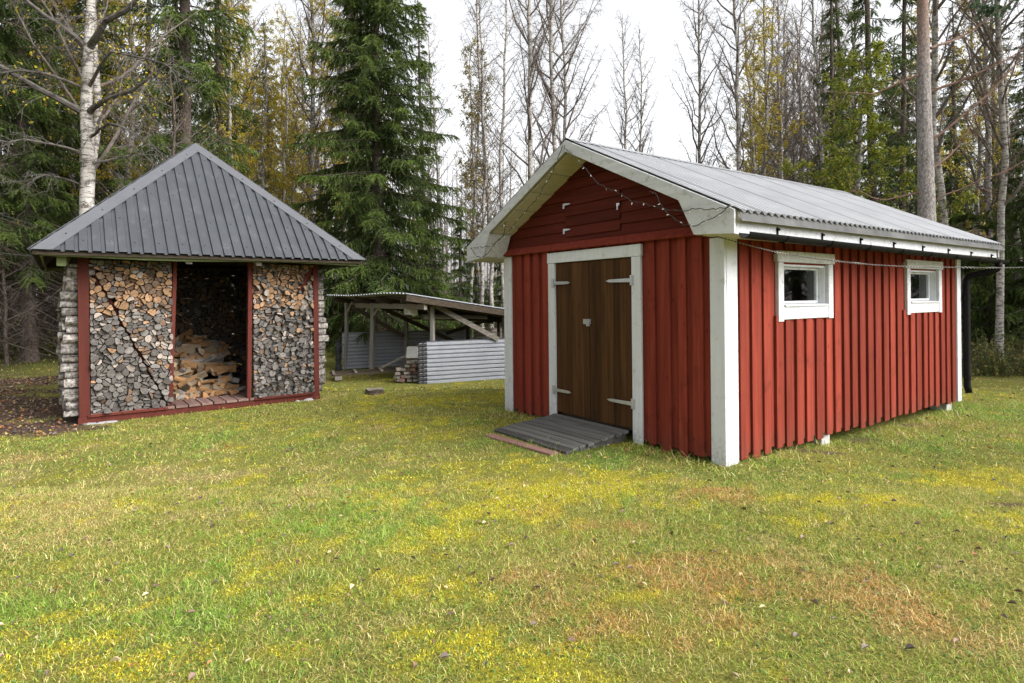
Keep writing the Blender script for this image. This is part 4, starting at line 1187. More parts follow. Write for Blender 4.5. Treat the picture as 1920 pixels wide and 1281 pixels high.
for j in range(m - 1): F.append((j, T_ + j, T_ + j + 1, j + 1))
for k in range(4): F.append((k * m, (k + 1) * m, T_ + (k + 1) * m, T_ + k * m))
mm = MB(); mm.add(V, F, 0, .5); lroof = mm.build('roof', M['sheet_white'], lt)
# rafters and purlins
m_ = MB()
sd_l = vnorm(SLOPE); hd_l = vnorm(hs)
for f in (.09, .36, .63, .92):
    P = N0 + hs * f - np.array([0, 0, .12]) - LO
    m_.bar(P + sd_l * .08, P + SLOPE * .98, .05, .13)
m_.build('rafter', M['dark_wood'], lt)
m_ = MB()
for k in (.06, .35, .65, .95):
    P = N0 + SLOPE * k - np.array([0, 0, .045]) - LO
    m_.bar(P + hs * .015, P + hs * .985, .10, .035)
m_.build('purlin', M['dark_wood'], lt)
P = N0 + SLOPE * .10 - LO - np.array([0, 0, .225]); m_ = MB(); m_.bar(P + hs * .02, P + hs * .98, .08, .12); m_.build('top_beam', M['gray_wood_x'], lt)
m_ = MB(); P = N0 - LO - np.array([0, 0, .095]); m_.bar(P + sd_l * .02 + hd_l * .03, P + SLOPE + hd_l * .03, .03, .13); m_.build('rake_board', M['soffit'] if False else M['dark_wood'], lt)
for p0, p1, r, mt in (((-1.82, 13.72, -.30), (-1.82, 13.72, 1.50), .085, 'gray_wood'), ((-3.60, 15.35, -.30), (-3.53, 15.3, 1.52), .10, 'gray_wood'), ((-2.86, 16.2, -.28), (-2.86, 16.2, 1.36), .10, 'gray_wood'), ((-4.55, 16.3, -.28), (-4.48, 16.3, 1.53), .055, 'gray_wood'),
                      ((-.20, 14.9, -.32), (-.20, 14.9, 1.18), .10, 'gray_wood'), ((-1.3, 17.6, -.28), (-1.3, 17.6, 1.0), .09, 'dark_wood'), ((-.4, 17.9, -.28), (-.4, 17.9, .9), .09, 'dark_wood')):
    m_ = MB(); p0 = np.array(p0) - LO; p1 = np.array(p1) - LO
    if r < .06: m_.tube([p0, (p0 + p1) / 2 + np.array([.02, 0, 0]), p1], r, 9)
    else: m_.bar(p0, p1, r, r, up=(.3, 1, 0))
    m_.build('post', M[mt], lt, bevel=.004)
for p0, p1, w, d, mt in (((-1.78, 13.62, 1.48), (-.33, 14.2, .64), .035, .11, 'gray_wood_x'), ((-4.3, 16.05, 1.45), (-2.9, 16.1, .62), .04, .10, 'dark_wood'), ((-3.4, 15.2, 1.45), (-1.6, 16.4, .45), .04, .10, 'dark_wood'), ((-1.9, 17.3, .62), (-.2, 17.0, 1.15), .04, .10, 'dark_wood'), ((-3.55, 15.25, 1.15), (-3.2, 14.9, 1.55), .03, .05, 'gray_wood_x'), ((-4.5, 16.28, 1.2), (-4.25, 16.0, 1.55), .03, .05, 'gray_wood_x'), ((-1.85, 13.8, 1.2), (-2.05, 14.0, 1.5), .03, .05, 'gray_wood_x')):
    m_ = MB(); m_.bar(np.array(p0) - LO, np.array(p1) - LO, w, d); m_.build('brace', M[mt], lt)
m_ = MB()
for i in range(2): m_.bar(Lp(-2.4 + i * .3, 14.2, 1.16 + .0 * i), Lp(-.2 + i * .3, 15.3, 1.02), .05, .05)
m_.build('rack_pole', M['dark_wood'], lt)
# things stored in it
def thing_mesh(mbx, name, mat, loc, label, cat, group=None, rot=None, bevel=0, smooth=False):
    return tag(mbx.build(name, mat, None, loc, rot, bevel, smooth), label, cat, group)
for k, (z, r, lb) in enumerate(((1.20, .075, 'thick grey metal flue pipe lying under the lean-to roof'), (1.17, .05, 'thinner grey pipe beside the flue pipe under the lean-to roof'))):
    m_ = MB(); oy = .17 * k
    P0 = np.array([-2.12, 14.22 + oy, z - .02]); P1 = np.array([-.65 - .3 * k, 15.0 + oy, z - .09])
    d = P1 - P0; V, Fq = tube_arrays([np.array([d * 0, d * .5, d])], [np.full(3, r)], 14); m_.add(V, [tuple(q) for q in Fq]); V, Fq = tube_arrays([np.array([d * 0, d * .5, d])], [np.full(3, r * .9)], 14); m_.add(V, [tuple(q[::-1]) for q in Fq])
    thing_mesh(m_, 'metal_pipe', M['galv'], tuple(P0), lb, 'pipe', smooth=True)
m_ = MB(); rr = random.Random(4)
g = [[np.array([i * .075, .02 * math.sin(i * 2.1) + rr.uniform(-.02, .02), -.19 * j / 3 + rr.uniform(-.02, .02)]) for j in range(4)] for i in range(5)]
V = [p for r_ in g for p in r_]; F = [(i * 4 + j, (i + 1) * 4 + j, (i + 1) * 4 + j + 1, i * 4 + j + 1) for i in range(4) for j in range(3)]
m_.add(V + [p + np.array([0, .012, 0]) for p in V], F + [tuple(20 + k for k in f[::-1]) for f in F])
thing_mesh(m_, 'plastic_sack', M['rope'], (-2.50, 13.95, 1.42), 'crumpled white plastic hanging under the lean-to roof edge', 'sack')
m_ = MB(); m_.hexa([(-.16, -.12, 0), (.16, -.12, 0), (.16, .12, 0), (-.16, .12, 0), (-.13, -.10, .28), (.15, -.11, .27), (.15, .10, .29), (-.13, .10, .28)])
thing_mesh(m_, 'concrete_block', M['concrete'], (-2.38, 14.35, .20), 'pale concrete block on top of the rubble stack at the corrugated wall', 'block', bevel=.02)
m_ = MB(); m_.box(-.2, .2, -.15, .15, 0, .42); thing_mesh(m_, 'crate', M['dark_wood'], (-2.40, 14.38, -.225), 'dark wooden crate under the concrete block in the lean-to', 'crate', bevel=.01)
rr = random.Random(9); k = 0
TOP = {}
for i in range(26):
    col_ = i % 4; x = -2.62 + col_ * .125 + rr.uniform(-.02, .02); lv = i // 4
    if lv > 3 + (col_ > 1) * 3: continue
    wood_ = rr.random() < .55
    h = .075 if not wood_ else .06
    z = -.275 + lv * .082
    m_ = MB(); L_ = rr.uniform(.10, .15)
    m_.hexa([(-.058, -L_, 0), (.058, -L_, 0), (.058, L_, 0), (-.058, L_, 0), (-.055, -L_, h), (.056, -L_, h * .95), (.055, L_, h), (-.054, L_, h)])
    nm = 'board_offcut' if wood_ else 'brick'
    mt = M['gray_wood_x'] if wood_ else M['brick']
    thing_mesh(m_, nm, mt, (x, 13.78 + col_ * .02 + rr.uniform(-.04, .04), z), f"{'grey board offcut' if wood_ else 'old red brick'} in {ORD[lv + 1]} rubble layer, {ORD[col_ + 1]} column from left, by the corrugated wall", 'board' if wood_ else 'brick', 'rubble stacked at the lean-to opening', (rr.uniform(-.06, .06), rr.uniform(-.06, .06), rr.uniform(-.5, .5)), .004)
fr_ = empty('pallet', (-3.5, 14.55, -.27), .33, 'old grey wooden pallet lying flat at the lean-to opening', 'pallet')
for q in (((-.9, -.25, .12), (1.0, -.25, .16)), ((-.9, .25, .12), (1.0, .25, .16))):
    m_ = MB(); m_.bar(q[0], q[1], .07, .05); m_.build('rail', M['dark_wood'], fr_)
for x in (-.8, -.3, .3, .85):
    m_ = MB(); m_.bar((x, -.32, .17 + x * .02), (x, .32, .17 + x * .02), .06, .03); m_.build('slat', M['gray_wood_x'], fr_)
for x in (-.7, .8):
    m_ = MB(); m_.box(x - .08, x + .08, -.3, .3, 0, .09); m_.build('bearer', M['gray_wood_x'], fr_)
m_ = MB(); m_.bar((0, 0, .0), (.75, .35, .36), .03, .05); thing_mesh(m_, 'loose_lath', M['gray_wood_x'], (-3.3, 14.9, -.1), 'thin grey lath leaning on the pallet in the lean-to', 'lath')
m_ = MB()
V = []; n = 12; zz = np.linspace(0, .80, 26); rp_ = [np.array([.0, 0, z]) for z in zz]
m_.tube(rp_, .075 + .008 * np.sign(np.sin(zz * 24)), n); thing_mesh(m_, 'roofing_felt_roll', M['felt'], (-4.62, 15.95, -.27), 'dark upright roll of roofing felt at the left end of the back wall', 'roll')
# tree stump on the lawn
stump = empty('tree_stump', (-2.36, 10.25, float(hgt(-2.36, 10.25)) - .01), .3, 'low grey tree stump on the lawn before the lean-to', 'stump')
m_ = MB(); V = []; rr = random.Random(2); n = 18
rad_ = [.135 * (1 + .12 * math.sin(i * 1.1) + rr.uniform(-.05, .05)) for i in range(n)]
for z, k in ((-.02, 1.35), (.03, 1.12), (.085, 1.0)):
    for i in range(n): V.append((k * rad_[i] * math.cos(2 * math.pi * i / n), k * rad_[i] * math.sin(2 * math.pi * i / n), z + (.015 * math.sin(i) if z > .08 else 0)))
F = [(j * n + i, j * n + (i + 1) % n, (j + 1) * n + (i + 1) % n, (j + 1) * n + i) for j in range(2) for i in range(n)]
m_.add(V, F); m_.build('bark', M['dark_wood'], stump)
m_ = MB(); m_.add(V[2 * n:], [tuple(range(n))]); m_.add([(x, y, z - .01) for x, y, z in V[2 * n:]], [tuple(range(n))[::-1]]); m_.build('cut_face', M['gray_wood_x'], stump)
# thin cables on the left
for k, (p0, p1, sag, lb) in enumerate((((-16, 16, 4.9), (-7.55, 10.9, 2.72), .10, 'thin dark cable running from the left trees down to the firewood shelter roof, upper one'), ((-16, 15.5, 3.5), (-7.3, 9.8, 2.33), .12, 'thin dark cable reaching the left eave of the firewood shelter, lower one'))):
    p0, p1 = np.array(p0, float), np.array(p1, float); s = np.linspace(0, 1, 20)[:, None]
    P = p0 + (p1 - p0) * s; P[:, 2] -= (sag * 4 * s * (1 - s)).ravel()
    m_ = MB(); m_.tube(P - p0, .007, 5); thing_mesh(m_, 'cable', M['cable_green'], tuple(p0), lb, 'cable')
# ================================================================ trees
t = NT('spruce_needles')
c = t.attr('tint', 'Vector'); t.base(c).rough(.6).spec(.2)
tl = t.n('ShaderNodeBsdfTranslucent'); t.l(c, tl.inputs['Color']); mx = t.n('ShaderNodeMixShader'); mx.inputs[0].default_value = .25
t.l(t.p.outputs[0], mx.inputs[1]); t.l(tl.outputs[0], mx.inputs[2]); t.l(mx.outputs[0], t.out.inputs['Surface'])
M['needles'] = t.mat
t = NT('tree_leaves')
c = t.attr('tint', 'Vector'); t.base(c).rough(.5).spec(.3)
tl = t.n('ShaderNodeBsdfTranslucent'); t.l(c, tl.inputs['Color']); mx = t.n('ShaderNodeMixShader'); mx.inputs[0].default_value = .5
t.l(t.p.outputs[0], mx.inputs[1]); t.l(tl.outputs[0], mx.inputs[2]); t.l(mx.outputs[0], t.out.inputs['Surface'])
M['leaves'] = t.mat
def bark_mat(name, kind):
    t = NT(name)
    if kind == 'birch':
        a = t.noise(t.coord((3.2, 3.2, 20)), 1.6, 6, .72, .6); b = t.noise(t.coord((1.2, 1.2, 1.0)), 2.0, 5, .7); c_ = t.noise(t.coord((3, 3, 5)), 1.8, 6, .75)
        col = t.mix(t.ramp(b, [(.30, 0.0), (.68, 1.0)]), (.52, .49, .46), (.24, .22, .20))
        col = t.mix(t.ramp(a, [(.53, 0.0), (.60, 1.0)]), col, (.055, .048, .044))
        col = t.mix(t.ramp(c_, [(.50, 0.0), (.60, 1.0)]), col, (.085, .075, .068))
        t.bump(a, .35, .01)
    elif kind == 'spruce':
        a = t.noise(t.coord((9, 9, 5)), 2.4, 6, .7); b = t.noise(t.coord((1, 1, 1)), 3, 4)
        col = t.ramp(a, [(.35, (.035, .026, .022)), (.55, (.10, .078, .066)), (.75, (.17, .145, .13))])
        col = t.mix(t.ramp(b, [(.5, 0.0), (.8, .5)]), col, (.12, .12, .10)); t.bump(a, .8, .03)
    elif kind == 'pine':
        vo = t.n('ShaderNodeTexVoronoi'); vo.feature = 'DISTANCE_TO_EDGE'; nzv = t.noise(t.coord((1, 1, 1)), 6, 3)
        ad = t.n('ShaderNodeVectorMath', operation='ADD'); cb = t.n('ShaderNodeCombineXYZ'); t.l(nzv, cb.inputs[0]); t.l(nzv, cb.inputs[1]); t.l(t.coord((16, 16, 7)), ad.inputs[0]); t.l(cb.outputs[0], ad.inputs[1])
        t.l(ad.outputs[0], vo.inputs['Vector']); vo.inputs['Scale'].default_value = 1.0
        a = t.noise(t.coord((10, 10, 5)), 3, 6, .7)
        gr = t.ramp(a, [(.36, (.13, .112, .108)), (.62, (.42, .39, .38))]); og = t.ramp(a, [(.3, (.17, .095, .07)), (.7, (.34, .22, .175))])
        sp = t.n('ShaderNodeSeparateXYZ'); t.l(t.coord((1, 1, 1)), sp.inputs[0])
        zf = t.ramp(t.math('ADD', t.math('MULTIPLY', sp.outputs[2], .1), t.math('MULTIPLY', a, .22)), [(.74, 0.0), (.95, 1.0)])
        col = t.mix(zf, gr, og)
        col = t.mix(t.ramp(vo.outputs['Distance'], [(.0, .35), (.12, 0.0)]), col, (.06, .048, .042)); t.bump(a, .8, .03)
    else:
        a = t.noise(t.coord((4, 4, 4)), 2, 4); col = t.ramp(a, [(.3, kind[0]), (.7, kind[1])])
    t.base(col).rough(.9).spec(.15)
    return t.mat
M['birch'] = bark_mat('birch_bark', 'birch'); M['spruce'] = bark_mat('spruce_bark', 'spruce'); M['pine'] = bark_mat('pine_bark', 'pine')
M['twig'] = bark_mat('birch_twig', ((.085, .068, .060), (.17, .145, .13))); M['twig_grey'] = bark_mat('grey_limb', ((.045, .040, .036), (.13, .118, .108))); M['twig_dead'] = bark_mat('dead_spruce_twig', ((.035, .026, .021), (.085, .068, .058))); M['pine_twig'] = bark_mat('pine_limb', ((.13, .075, .055), (.24, .16, .13)))

def unit(a): return a / (np.linalg.norm(a, axis=-1, keepdims=True) + 1e-9)
def trunk_mesh(name, H, r0, mat, R, wig=.06, top=.02, lean=(0, 0), n=10, seg=14, path=None):
    if path is None:
        s = np.linspace(0, 1, seg); P = np.stack([wig * np.cumsum(R.standard_normal(seg)) * .9 + lean[0] * H * s, wig * np.cumsum(R.standard_normal(seg)) * .5 + lean[1] * H * s, H * s], 1); P[0, :2] = 0
    else: P = np.array(path, float); s = np.linspace(0, 1, len(P))
    P[0, 2] -= .25
    rr = r0 * (1 - s) ** .75 + top; rr[0] *= 1.25
    v, f = tube_arrays([P], [rr], n)
    return mesh_np(name, v, [f], [mat], smooth=True), P, rr
def at_h(P, z):
    return np.stack([np.interp(z, P[:, 2], P[:, 0]), np.interp(z, P[:, 2], P[:, 1]), z], -1)

def spruce(seed, H, r0, Lmax, live, droop=.55, dens=1.0, dead_to=None, open_=0.0, gap=.25, shape=.8):
    R = np.random.default_rng(seed)
    tm, P, rr = trunk_mesh('spruce_trunk', H, r0, M['spruce'], R, .03)
    paths = []; radii = []; TB = []; TD = []; TL = []; TT = []
    z = .7
    while z < H - .25:
        nb = R.integers(3, 6) if z > live else R.integers(4, 8)
        a0 = R.random() * 6.28
        for b in range(nb):
            a = a0 + b * 6.283 / nb + R.normal(0, .25); zz = z + R.normal(0, .16)
            L = Lmax * max(.03, 1 - zz / H) ** shape * (.42 + .72 * R.random())
            if zz > live and R.random() < open_: continue
            isdead = zz < live + R.normal(0, .5)
            if isdead: L *= .65
            o = np.array([math.cos(a), math.sin(a), 0]); sd_ = np.array([-o[1], o[0], 0])
            t_ = np.linspace(0, 1, 7); dr = droop * (.75 + .5 * R.random()) * (1 - .55 * zz / H)
            prof = L * (.16 * (zz / H) * 2 * t_ - dr * t_ ** 1.35 + .30 * dr * t_ ** 3)
            bend = L * .12 * R.normal() * t_ ** 2
            B = at_h(P, np.array([zz]))[0] + o * (L * t_)[:, None] * .95 + sd_ * bend[:, None] + np.array([0, 0, 1]) * prof[:, None]
            paths.append(B); radii.append(np.linspace(.010 + .009 * L, .004, 7))
            nt = int(L / .044 * dens) + 3 if not isdead else int(L / .16) + 1
            tt = .08 + .92 * R.random(nt) ** .85
            pos = np.stack([np.interp(tt, t_, B[:, i]) for i in range(3)], 1)
            sg = np.where(R.random(nt) < .5, -1, 1)
            dn = (.0 + 1.15 * R.random(nt)) * (1.0 if zz / H < .8 else .3)
            d = unit(o * (.35 + .5 * R.random((nt, 1))) + sd_ * (sg * (.35 + .75 * R.random(nt)))[:, None] - np.array([0, 0, 1]) * dn[:, None])
            l = (.14 + .40 * min(1, L / 1.6) * (1.2 - tt) * (.5 + 1.0 * R.random(nt)))
            if isdead:
                for k in range(nt):
                    q = np.linspace(0, 1, 3)[:, None]; paths.append(pos[k] + d[k] * q * l[k] * 1.5 - np.array([0, 0, .1]) * q ** 2 * l[k]); radii.append(np.array([.005, .004, .002]))
                continue
            TB.append(pos); TD.append(d); TL.append(l)
            base = np.array([.066, .098, .026]) * (.75 + .5 * R.random())
            TT.append(np.where((tt > .7)[:, None], base * np.array([1.45, 1.4, 1.1]), base) * (.8 + .4 * R.random((nt, 1))))
        z += gap * (.8 + .4 * R.random())
    wv, wf = tube_arrays(paths, radii, 4)
    TB = np.concatenate(TB); TD = np.concatenate(TD); TL = np.concatenate(TL); TT = np.concatenate(TT); n = len(TB)
    ns = 14
    u = (np.arange(ns)[None, :] + R.random((n, ns))) / ns
    sag = np.zeros((n, ns, 3)); sag[..., 2] = -.35 * u ** 2 * TL[:, None]
    C = TB[:, None] + TD[:, None] * (u * TL[:, None])[..., None] + sag
    D = unit(TD[:, None] * .75 + R.standard_normal((n, ns, 3)) * .42 - np.array([0, 0, .12]))
    S = unit(np.cross(D, R.standard_normal((n, ns, 3))))
    ll = (.055 + .05 * R.random((n, ns)))[..., None]; ww = .0115
    tri = np.stack([C - S * ww, C + S * ww, C + D * ll], 2).reshape(-1, 3)
    # twig core, a narrow bent strip
    S2 = unit(np.cross(TD, R.standard_normal((n, 3)))); wq = .011
    e1 = TB + TD * TL[:, None] * .55 - np.array([0, 0, .10]) * TL[:, None]; e2 = TB + TD * TL[:, None] - np.array([0, 0, .35]) * TL[:, None]
    qv = np.stack([TB - S2 * wq, TB + S2 * wq, e1 + S2 * wq * 1.4, e1 - S2 * wq * 1.4, e2 + S2 * wq * .3, e2 - S2 * wq * .3], 1).reshape(-1, 3)
    b1 = len(wv); b2 = b1 + len(tri); k = b2 + np.arange(n)[:, None] * 6
    quads = np.concatenate([wf, k + np.array([0, 1, 2, 3]), k + np.array([3, 2, 4, 5])])
    tris = b1 + np.arange(len(tri)).reshape(-1, 3)
    mi = np.concatenate([np.zeros(len(wf)), np.ones(2 * n), np.ones(len(tris))])
    jit = .8 + .4 * R.random((n, ns, 1))
    tint = np.concatenate([np.zeros((len(wv), 3)), np.repeat((TT[:, None] * jit).reshape(-1, 3), 3, axis=0), np.repeat(TT * .8, 6, axis=0)])
    cm = mesh_np('spruce_crown', np.concatenate([wv, tri, qv]), [quads, tris], [M['twig_dead'], M['needles']], midx=mi, pattr={'tint': tint})
    return tm, cm

def broadleaf(seed, H, r0, cz, spread, leaf_n=0, leaf_cols=None, leaf_size=.045, bark='birch', twig='twig', up=.9, dens=1.0, n1=46, limbs=(), lean=(0, 0), droop=.25, thick=1.0, path=None, leaf_z=(0, 99)):
    R = np.random.default_rng(seed)
    tm, P, rr = trunk_mesh('birch_trunk', H, r0, M[bark], R, .10, lean=lean, path=path)
    paths = []; radii = []; ends = []
    L1 = []
    for i in range(n1):
        f = (i + R.random()) / n1; z = cz + (H - cz) * f ** .9
        if z > H - .2: continue
        a = i * 2.4 + R.normal(0, .5); L = (spread * (1 - f) ** .7 * (.55 + .6 * R.random()) + .35)
        o = np.array([math.cos(a), math.sin(a), up * (.7 + .6 * R.random())]); o /= np.linalg.norm(o)
        t_ = np.linspace(0, 1, 7)[:, None]
        B = at_h(P, np.array([z]))[0] + o * L * t_ + np.array([0, 0, 1]) * L * (.22 * t_ ** 2) + np.cumsum(R.normal(0, .022 * L, (7, 3)), axis=0) * (t_ > 0)
        L1.append((B, L, .007 + .0085 * L))
    for pts, r in limbs:
        B = np.array(resample(pts, max(.12, .1))); B = B[np.linspace(0, len(B) - 1, 9).astype(int)] + np.cumsum(R.normal(0, .02, (9, 3)), axis=0) * (np.arange(9) > 0)[:, None]
        L = np.linalg.norm(np.diff(B, axis=0), axis=1).sum(); L1.append((B, L, r))
    for B, L, r in L1:
        m = len(B); paths.append(B); radii.append(np.linspace(r, .004, m) * thick)
        n2 = max(3, int(L / .17 * dens))
        for k in range(n2):
            t = .15 + .85 * (k + R.random()) / n2; q = np.array([np.interp(t * (m - 1), np.arange(m), B[:, i]) for i in range(3)])
            d1 = unit(B[min(m - 1, int(t * (m - 1)) + 1)] - B[max(0, int(t * (m - 1)) - 0)] + 1e-6)
            d = unit(d1 * .7 + R.standard_normal(3) * .62 + np.array([0, 0, .25])); l2 = (.22 + .42 * L * .35 * (1.1 - t)) * (.6 + .7 * R.random())
            s = np.linspace(0, 1, 5)[:, None]
            B2 = q + d * l2 * s - np.array([0, 0, droop]) * l2 * s ** 2.2 + np.cumsum(R.normal(0, .03 * l2, (5, 3)), axis=0) * (s > 0)
            paths.append(B2); radii.append(np.linspace(.0055, .003, 5) * thick); ends.append(B2[3]); ends.append(B2[4])
            n3 = max(2, int(l2 / .085 * dens))
            for j in range(n3):
                t3 = .2 + .8 * (j + R.random()) / n3; q3 = np.array([np.interp(t3 * 4, np.arange(5), B2[:, i]) for i in range(3)])
                d3 = unit(d * .6 + R.standard_normal(3) * .7 - np.array([0, 0, droop * .8])); l3 = .10 + .22 * R.random() * min(1, l2 * 2)
                s3 = np.array([0, .5, 1.0])[:, None]
                B3 = q3 + d3 * l3 * s3 - np.array([0, 0, droop]) * l3 * s3 ** 2
                paths.append(B3); radii.append(np.array([.0036, .003, .002]) * thick); ends.append(B3[2]); ends.append(B3[1])
    big = [i for i, r in enumerate(radii) if r[0] > .014]; sm = [i for i, r in enumerate(radii) if r[0] <= .014]
    wv, wf = tube_arrays([paths[i] for i in big], [radii[i] for i in big], 7); w2, f2 = tube_arrays([paths[i] for i in sm], [radii[i] for i in sm], 3)
    wf = np.concatenate([wf, f2 + len(wv)]); wv = np.concatenate([wv, w2])
    mats = [M[twig]]; V = [wv]; quads = [wf]; mi = [np.zeros(len(wf))]; T = [np.zeros((len(wv), 3))]
    if leaf_n:
        E = np.array(ends); E = E[(E[:, 2] > leaf_z[0]) & (E[:, 2] < leaf_z[1])]
        # leaves hang on in clumps: keep some twigs, lose others
        cl = np.sin(E[:, 0] * 2.1 + seed) + np.sin(E[:, 1] * 2.7 + 1) + np.sin(E[:, 2] * 1.9 + seed * 2) + R.normal(0, .7, len(E))
        E = E[np.argsort(-cl)[:max(50, int(len(E) * .62))]]
        c = E[R.integers(0, len(E), leaf_n)] + R.normal(0, .05, (leaf_n, 3))
        U = unit(R.standard_normal((leaf_n, 3)) + np.array([0, 0, -.5])); Wv = unit(np.cross(U, R.standard_normal((leaf_n, 3)))); sz = (leaf_size * (.6 + .7 * R.random(leaf_n)))[:, None]
        v = np.stack([c, c + U * sz * .5 + Wv * sz * .42, c + U * sz * 1.1, c + U * sz * .5 - Wv * sz * .42], 1).reshape(-1, 3)
        quads.append(len(wv) + np.arange(leaf_n)[:, None] * 4 + np.arange(4)); mi.append(np.ones(leaf_n)); V.append(v); mats.append(M['leaves'])
        lc = np.array(leaf_cols)[R.integers(0, len(leaf_cols), leaf_n)] * (.7 + .6 * R.random((leaf_n, 1))); T.append(np.repeat(lc, 4, axis=0))
    cm = mesh_np('birch_crown', np.concatenate(V), [np.concatenate(quads)], mats, midx=np.concatenate(mi), pattr={'tint': np.concatenate(T)})
    return tm, cm

YEL = [(.50, .38, .03), (.42, .33, .03), (.36, .32, .05)]; LIME = [(.27, .30, .045), (.20, .25, .04), (.38, .36, .05), (.14, .19, .03)]; OLIVE = [(.24, .20, .04), (.17, .15, .035), (.33, .25, .04)]
BROWNL = [(.22, .13, .05), (.30, .20, .07), (.16, .11, .05)]
KIND = {}
def kind(key, meshes, trunk='trunk', crown='crown'): KIND[key] = meshes
kind('spruce_big', spruce(3, 21, .21, 3.6, 1.6, .50, 1.25, open_=.03, gap=.165, shape=.70))
kind('spruce_tall', spruce(4, 20, .18, 3.2, 4.4, .62, .9, open_=.32))
kind('spruce_dark', spruce(5, 19, .16, 3.2, 3.4, .60, .9, open_=.34))
kind('spruce_thin', spruce(6, 18, .13, 1.9, 5.5, .75, .8, open_=.35))
kind('spruce_young', spruce(7, 8, .08, 1.9, .5, .40, 1.2, gap=.28))
kind('spruce_bush', spruce(8, 4.2, .05, 1.35, .2, .30, 1.3, gap=.22))
kind('birch_bare_a', broadleaf(11, 22, .115, 5.5, 3.8, 700, BROWNL, .04, n1=46, dens=1.25, up=1.35, thick=1.3))
kind('birch_bare_b', broadleaf(12, 20, .085, 4.5, 3.2, 900, BROWNL, .04, n1=46, dens=1.25, up=1.3, lean=(.02, 0), thick=1.3))
kind('birch_bare_c', broadleaf(13, 15, .07, 3.5, 1.4, 700, BROWNL, .045, n1=54, dens=1.3, lean=(-.02, .01)))
kind('birch_twiggy', broadleaf(14, 17, .09, 3.0, 2.0, 1500, BROWNL, .04, n1=60, dens=1.3, up=.75))
kind('birch_yellow', broadleaf(15, 16, .08, 4.0, 1.9, 9500, YEL, .062, n1=44))
kind('aspen_olive', broadleaf(16, 13, .06, 3.0, 1.0, 4200, OLIVE, .065, n1=36, up=1.3))
kind('birch_lime', broadleaf(17, 9.5, .09, 1.8, 2.5, 17000, LIME, .078, n1=46, up=.55))
kind('tree_twiggy', broadleaf(31, 9.5, .045, 1.2, 2.6, 260, YEL, .05, n1=46, dens=1.1, up=.55, bark='spruce', droop=.4, thick=.8))
limbA = [([(-.05, 0, 5.41), (-.5, -.3, 5.75), (-1.1, -.5, 6.1), (-1.75, -.7, 6.65), (-2.7, -.9, 7.1)], .055), ([(.05, 0, 5.40), (.5, -.2, 5.58), (1.0, -.35, 5.65), (1.5, -.5, 5.82), (2.3, -.6, 6.3)], .050), ([(.08, 0, 6.7), (.6, -.3, 7.1), (1.2, -.4, 7.3), (1.75, -.6, 7.65), (2.8, -.8, 8.6)], .06), ([(-.02, 0, 6.75), (-.3, -.2, 7.05), (-.8, -.3, 7.45), (-1.6, -.5, 8.4)], .05),
         ([(-.05, 0, 4.6), (-.7, -.5, 4.75), (-1.5, -.8, 4.55), (-2.2, -1, 4.2)], .022), ([(.05, 0, 4.9), (.7, -.5, 5.1), (1.4, -.8, 4.8), (2.0, -1.0, 4.3)], .024), ([(-.05, 0, 5.9), (-.8, -.5, 6.1), (-1.7, -.8, 5.8), (-2.4, -1.1, 5.3)], .025), ([(.1, 0, 4.4), (.9, .3, 4.7), (1.7, .4, 4.6)], .02), ([(-.05, 0, 3.9), (-.8, .1, 4.1), (-1.9, -.3, 3.9)], .018), ([(.05, 0, 5.9), (.9, -.6, 6.4), (1.8, -.8, 6.2), (2.6, -1, 5.7)], .028), ([(-.05, .0, 6.2), (-.4, .6, 6.9), (-1.1, .9, 7.2), (-1.9, 1.0, 7.0)], .03)]
kind('birch_front', broadleaf(18, 17, .132, 7.6, 3.2, 1500, YEL, .055, n1=26, limbs=limbA, twig='twig_grey', thick=1.25, dens=1.25, droop=.35, path=[(0, 0, 0), (-.03, 0, 2), (.0, 0, 3.6), (.02, .02, 4.6), (.0, 0, 5.4), (.05, 0, 6.4), (.12, 0, 7.6), (.18, .05, 9), (.2, 0, 12), (.3, 0, 17)], leaf_z=(5, 12)))
limbP = [([(.1, 0, 5.2), (.9, -.2, 5.9), (1.9, -.3, 6.9), (2.8, -.3, 7.9)], .026), ([(.1, 0, 4.6), (.7, .2, 5.0), (1.2, .1, 5.9), (1.3, 0, 6.6)], .024), ([(.1, 0, 6.2), (.9, -.4, 6.5), (2.2, -.4, 7.1)], .03), ([(-.1, 0, 6.6), (-.9, .2, 6.2), (-1.8, .4, 6.3)], .03), ([(-.1, 0, 4.1), (-.9, .2, 4.0), (-1.8, -.3, 4.3)], .02), ([(.1, 0, 7.1), (1.2, .4, 7.6), (2.5, .5, 8.6)], .03), ([(.1, 0, 3.2), (.8, .3, 3.5), (1.7, .5, 3.3)], .016), ([(.1, 0, 3.9), (1.2, -.5, 4.3), (2.2, -.6, 4.9)], .018)]
kind('pine_front', broadleaf(19, 19, .185, 8.5, 2.8, 9000, [(.05, .085, .045), (.07, .11, .06)], .09, bark='pine', twig='pine_twig', n1=26, limbs=limbP, up=.35, dens=.8, leaf_z=(8, 99), path=[(0, 0, 0), (.0, 0, 2), (-.02, 0, 4), (-.05, 0, 6), (-.06, 0, 8), (0, 0, 12), (.1, 0, 19)]))
for k in KIND: print(k, len(KIND[k][1].polygons))
TREE_N = [0]
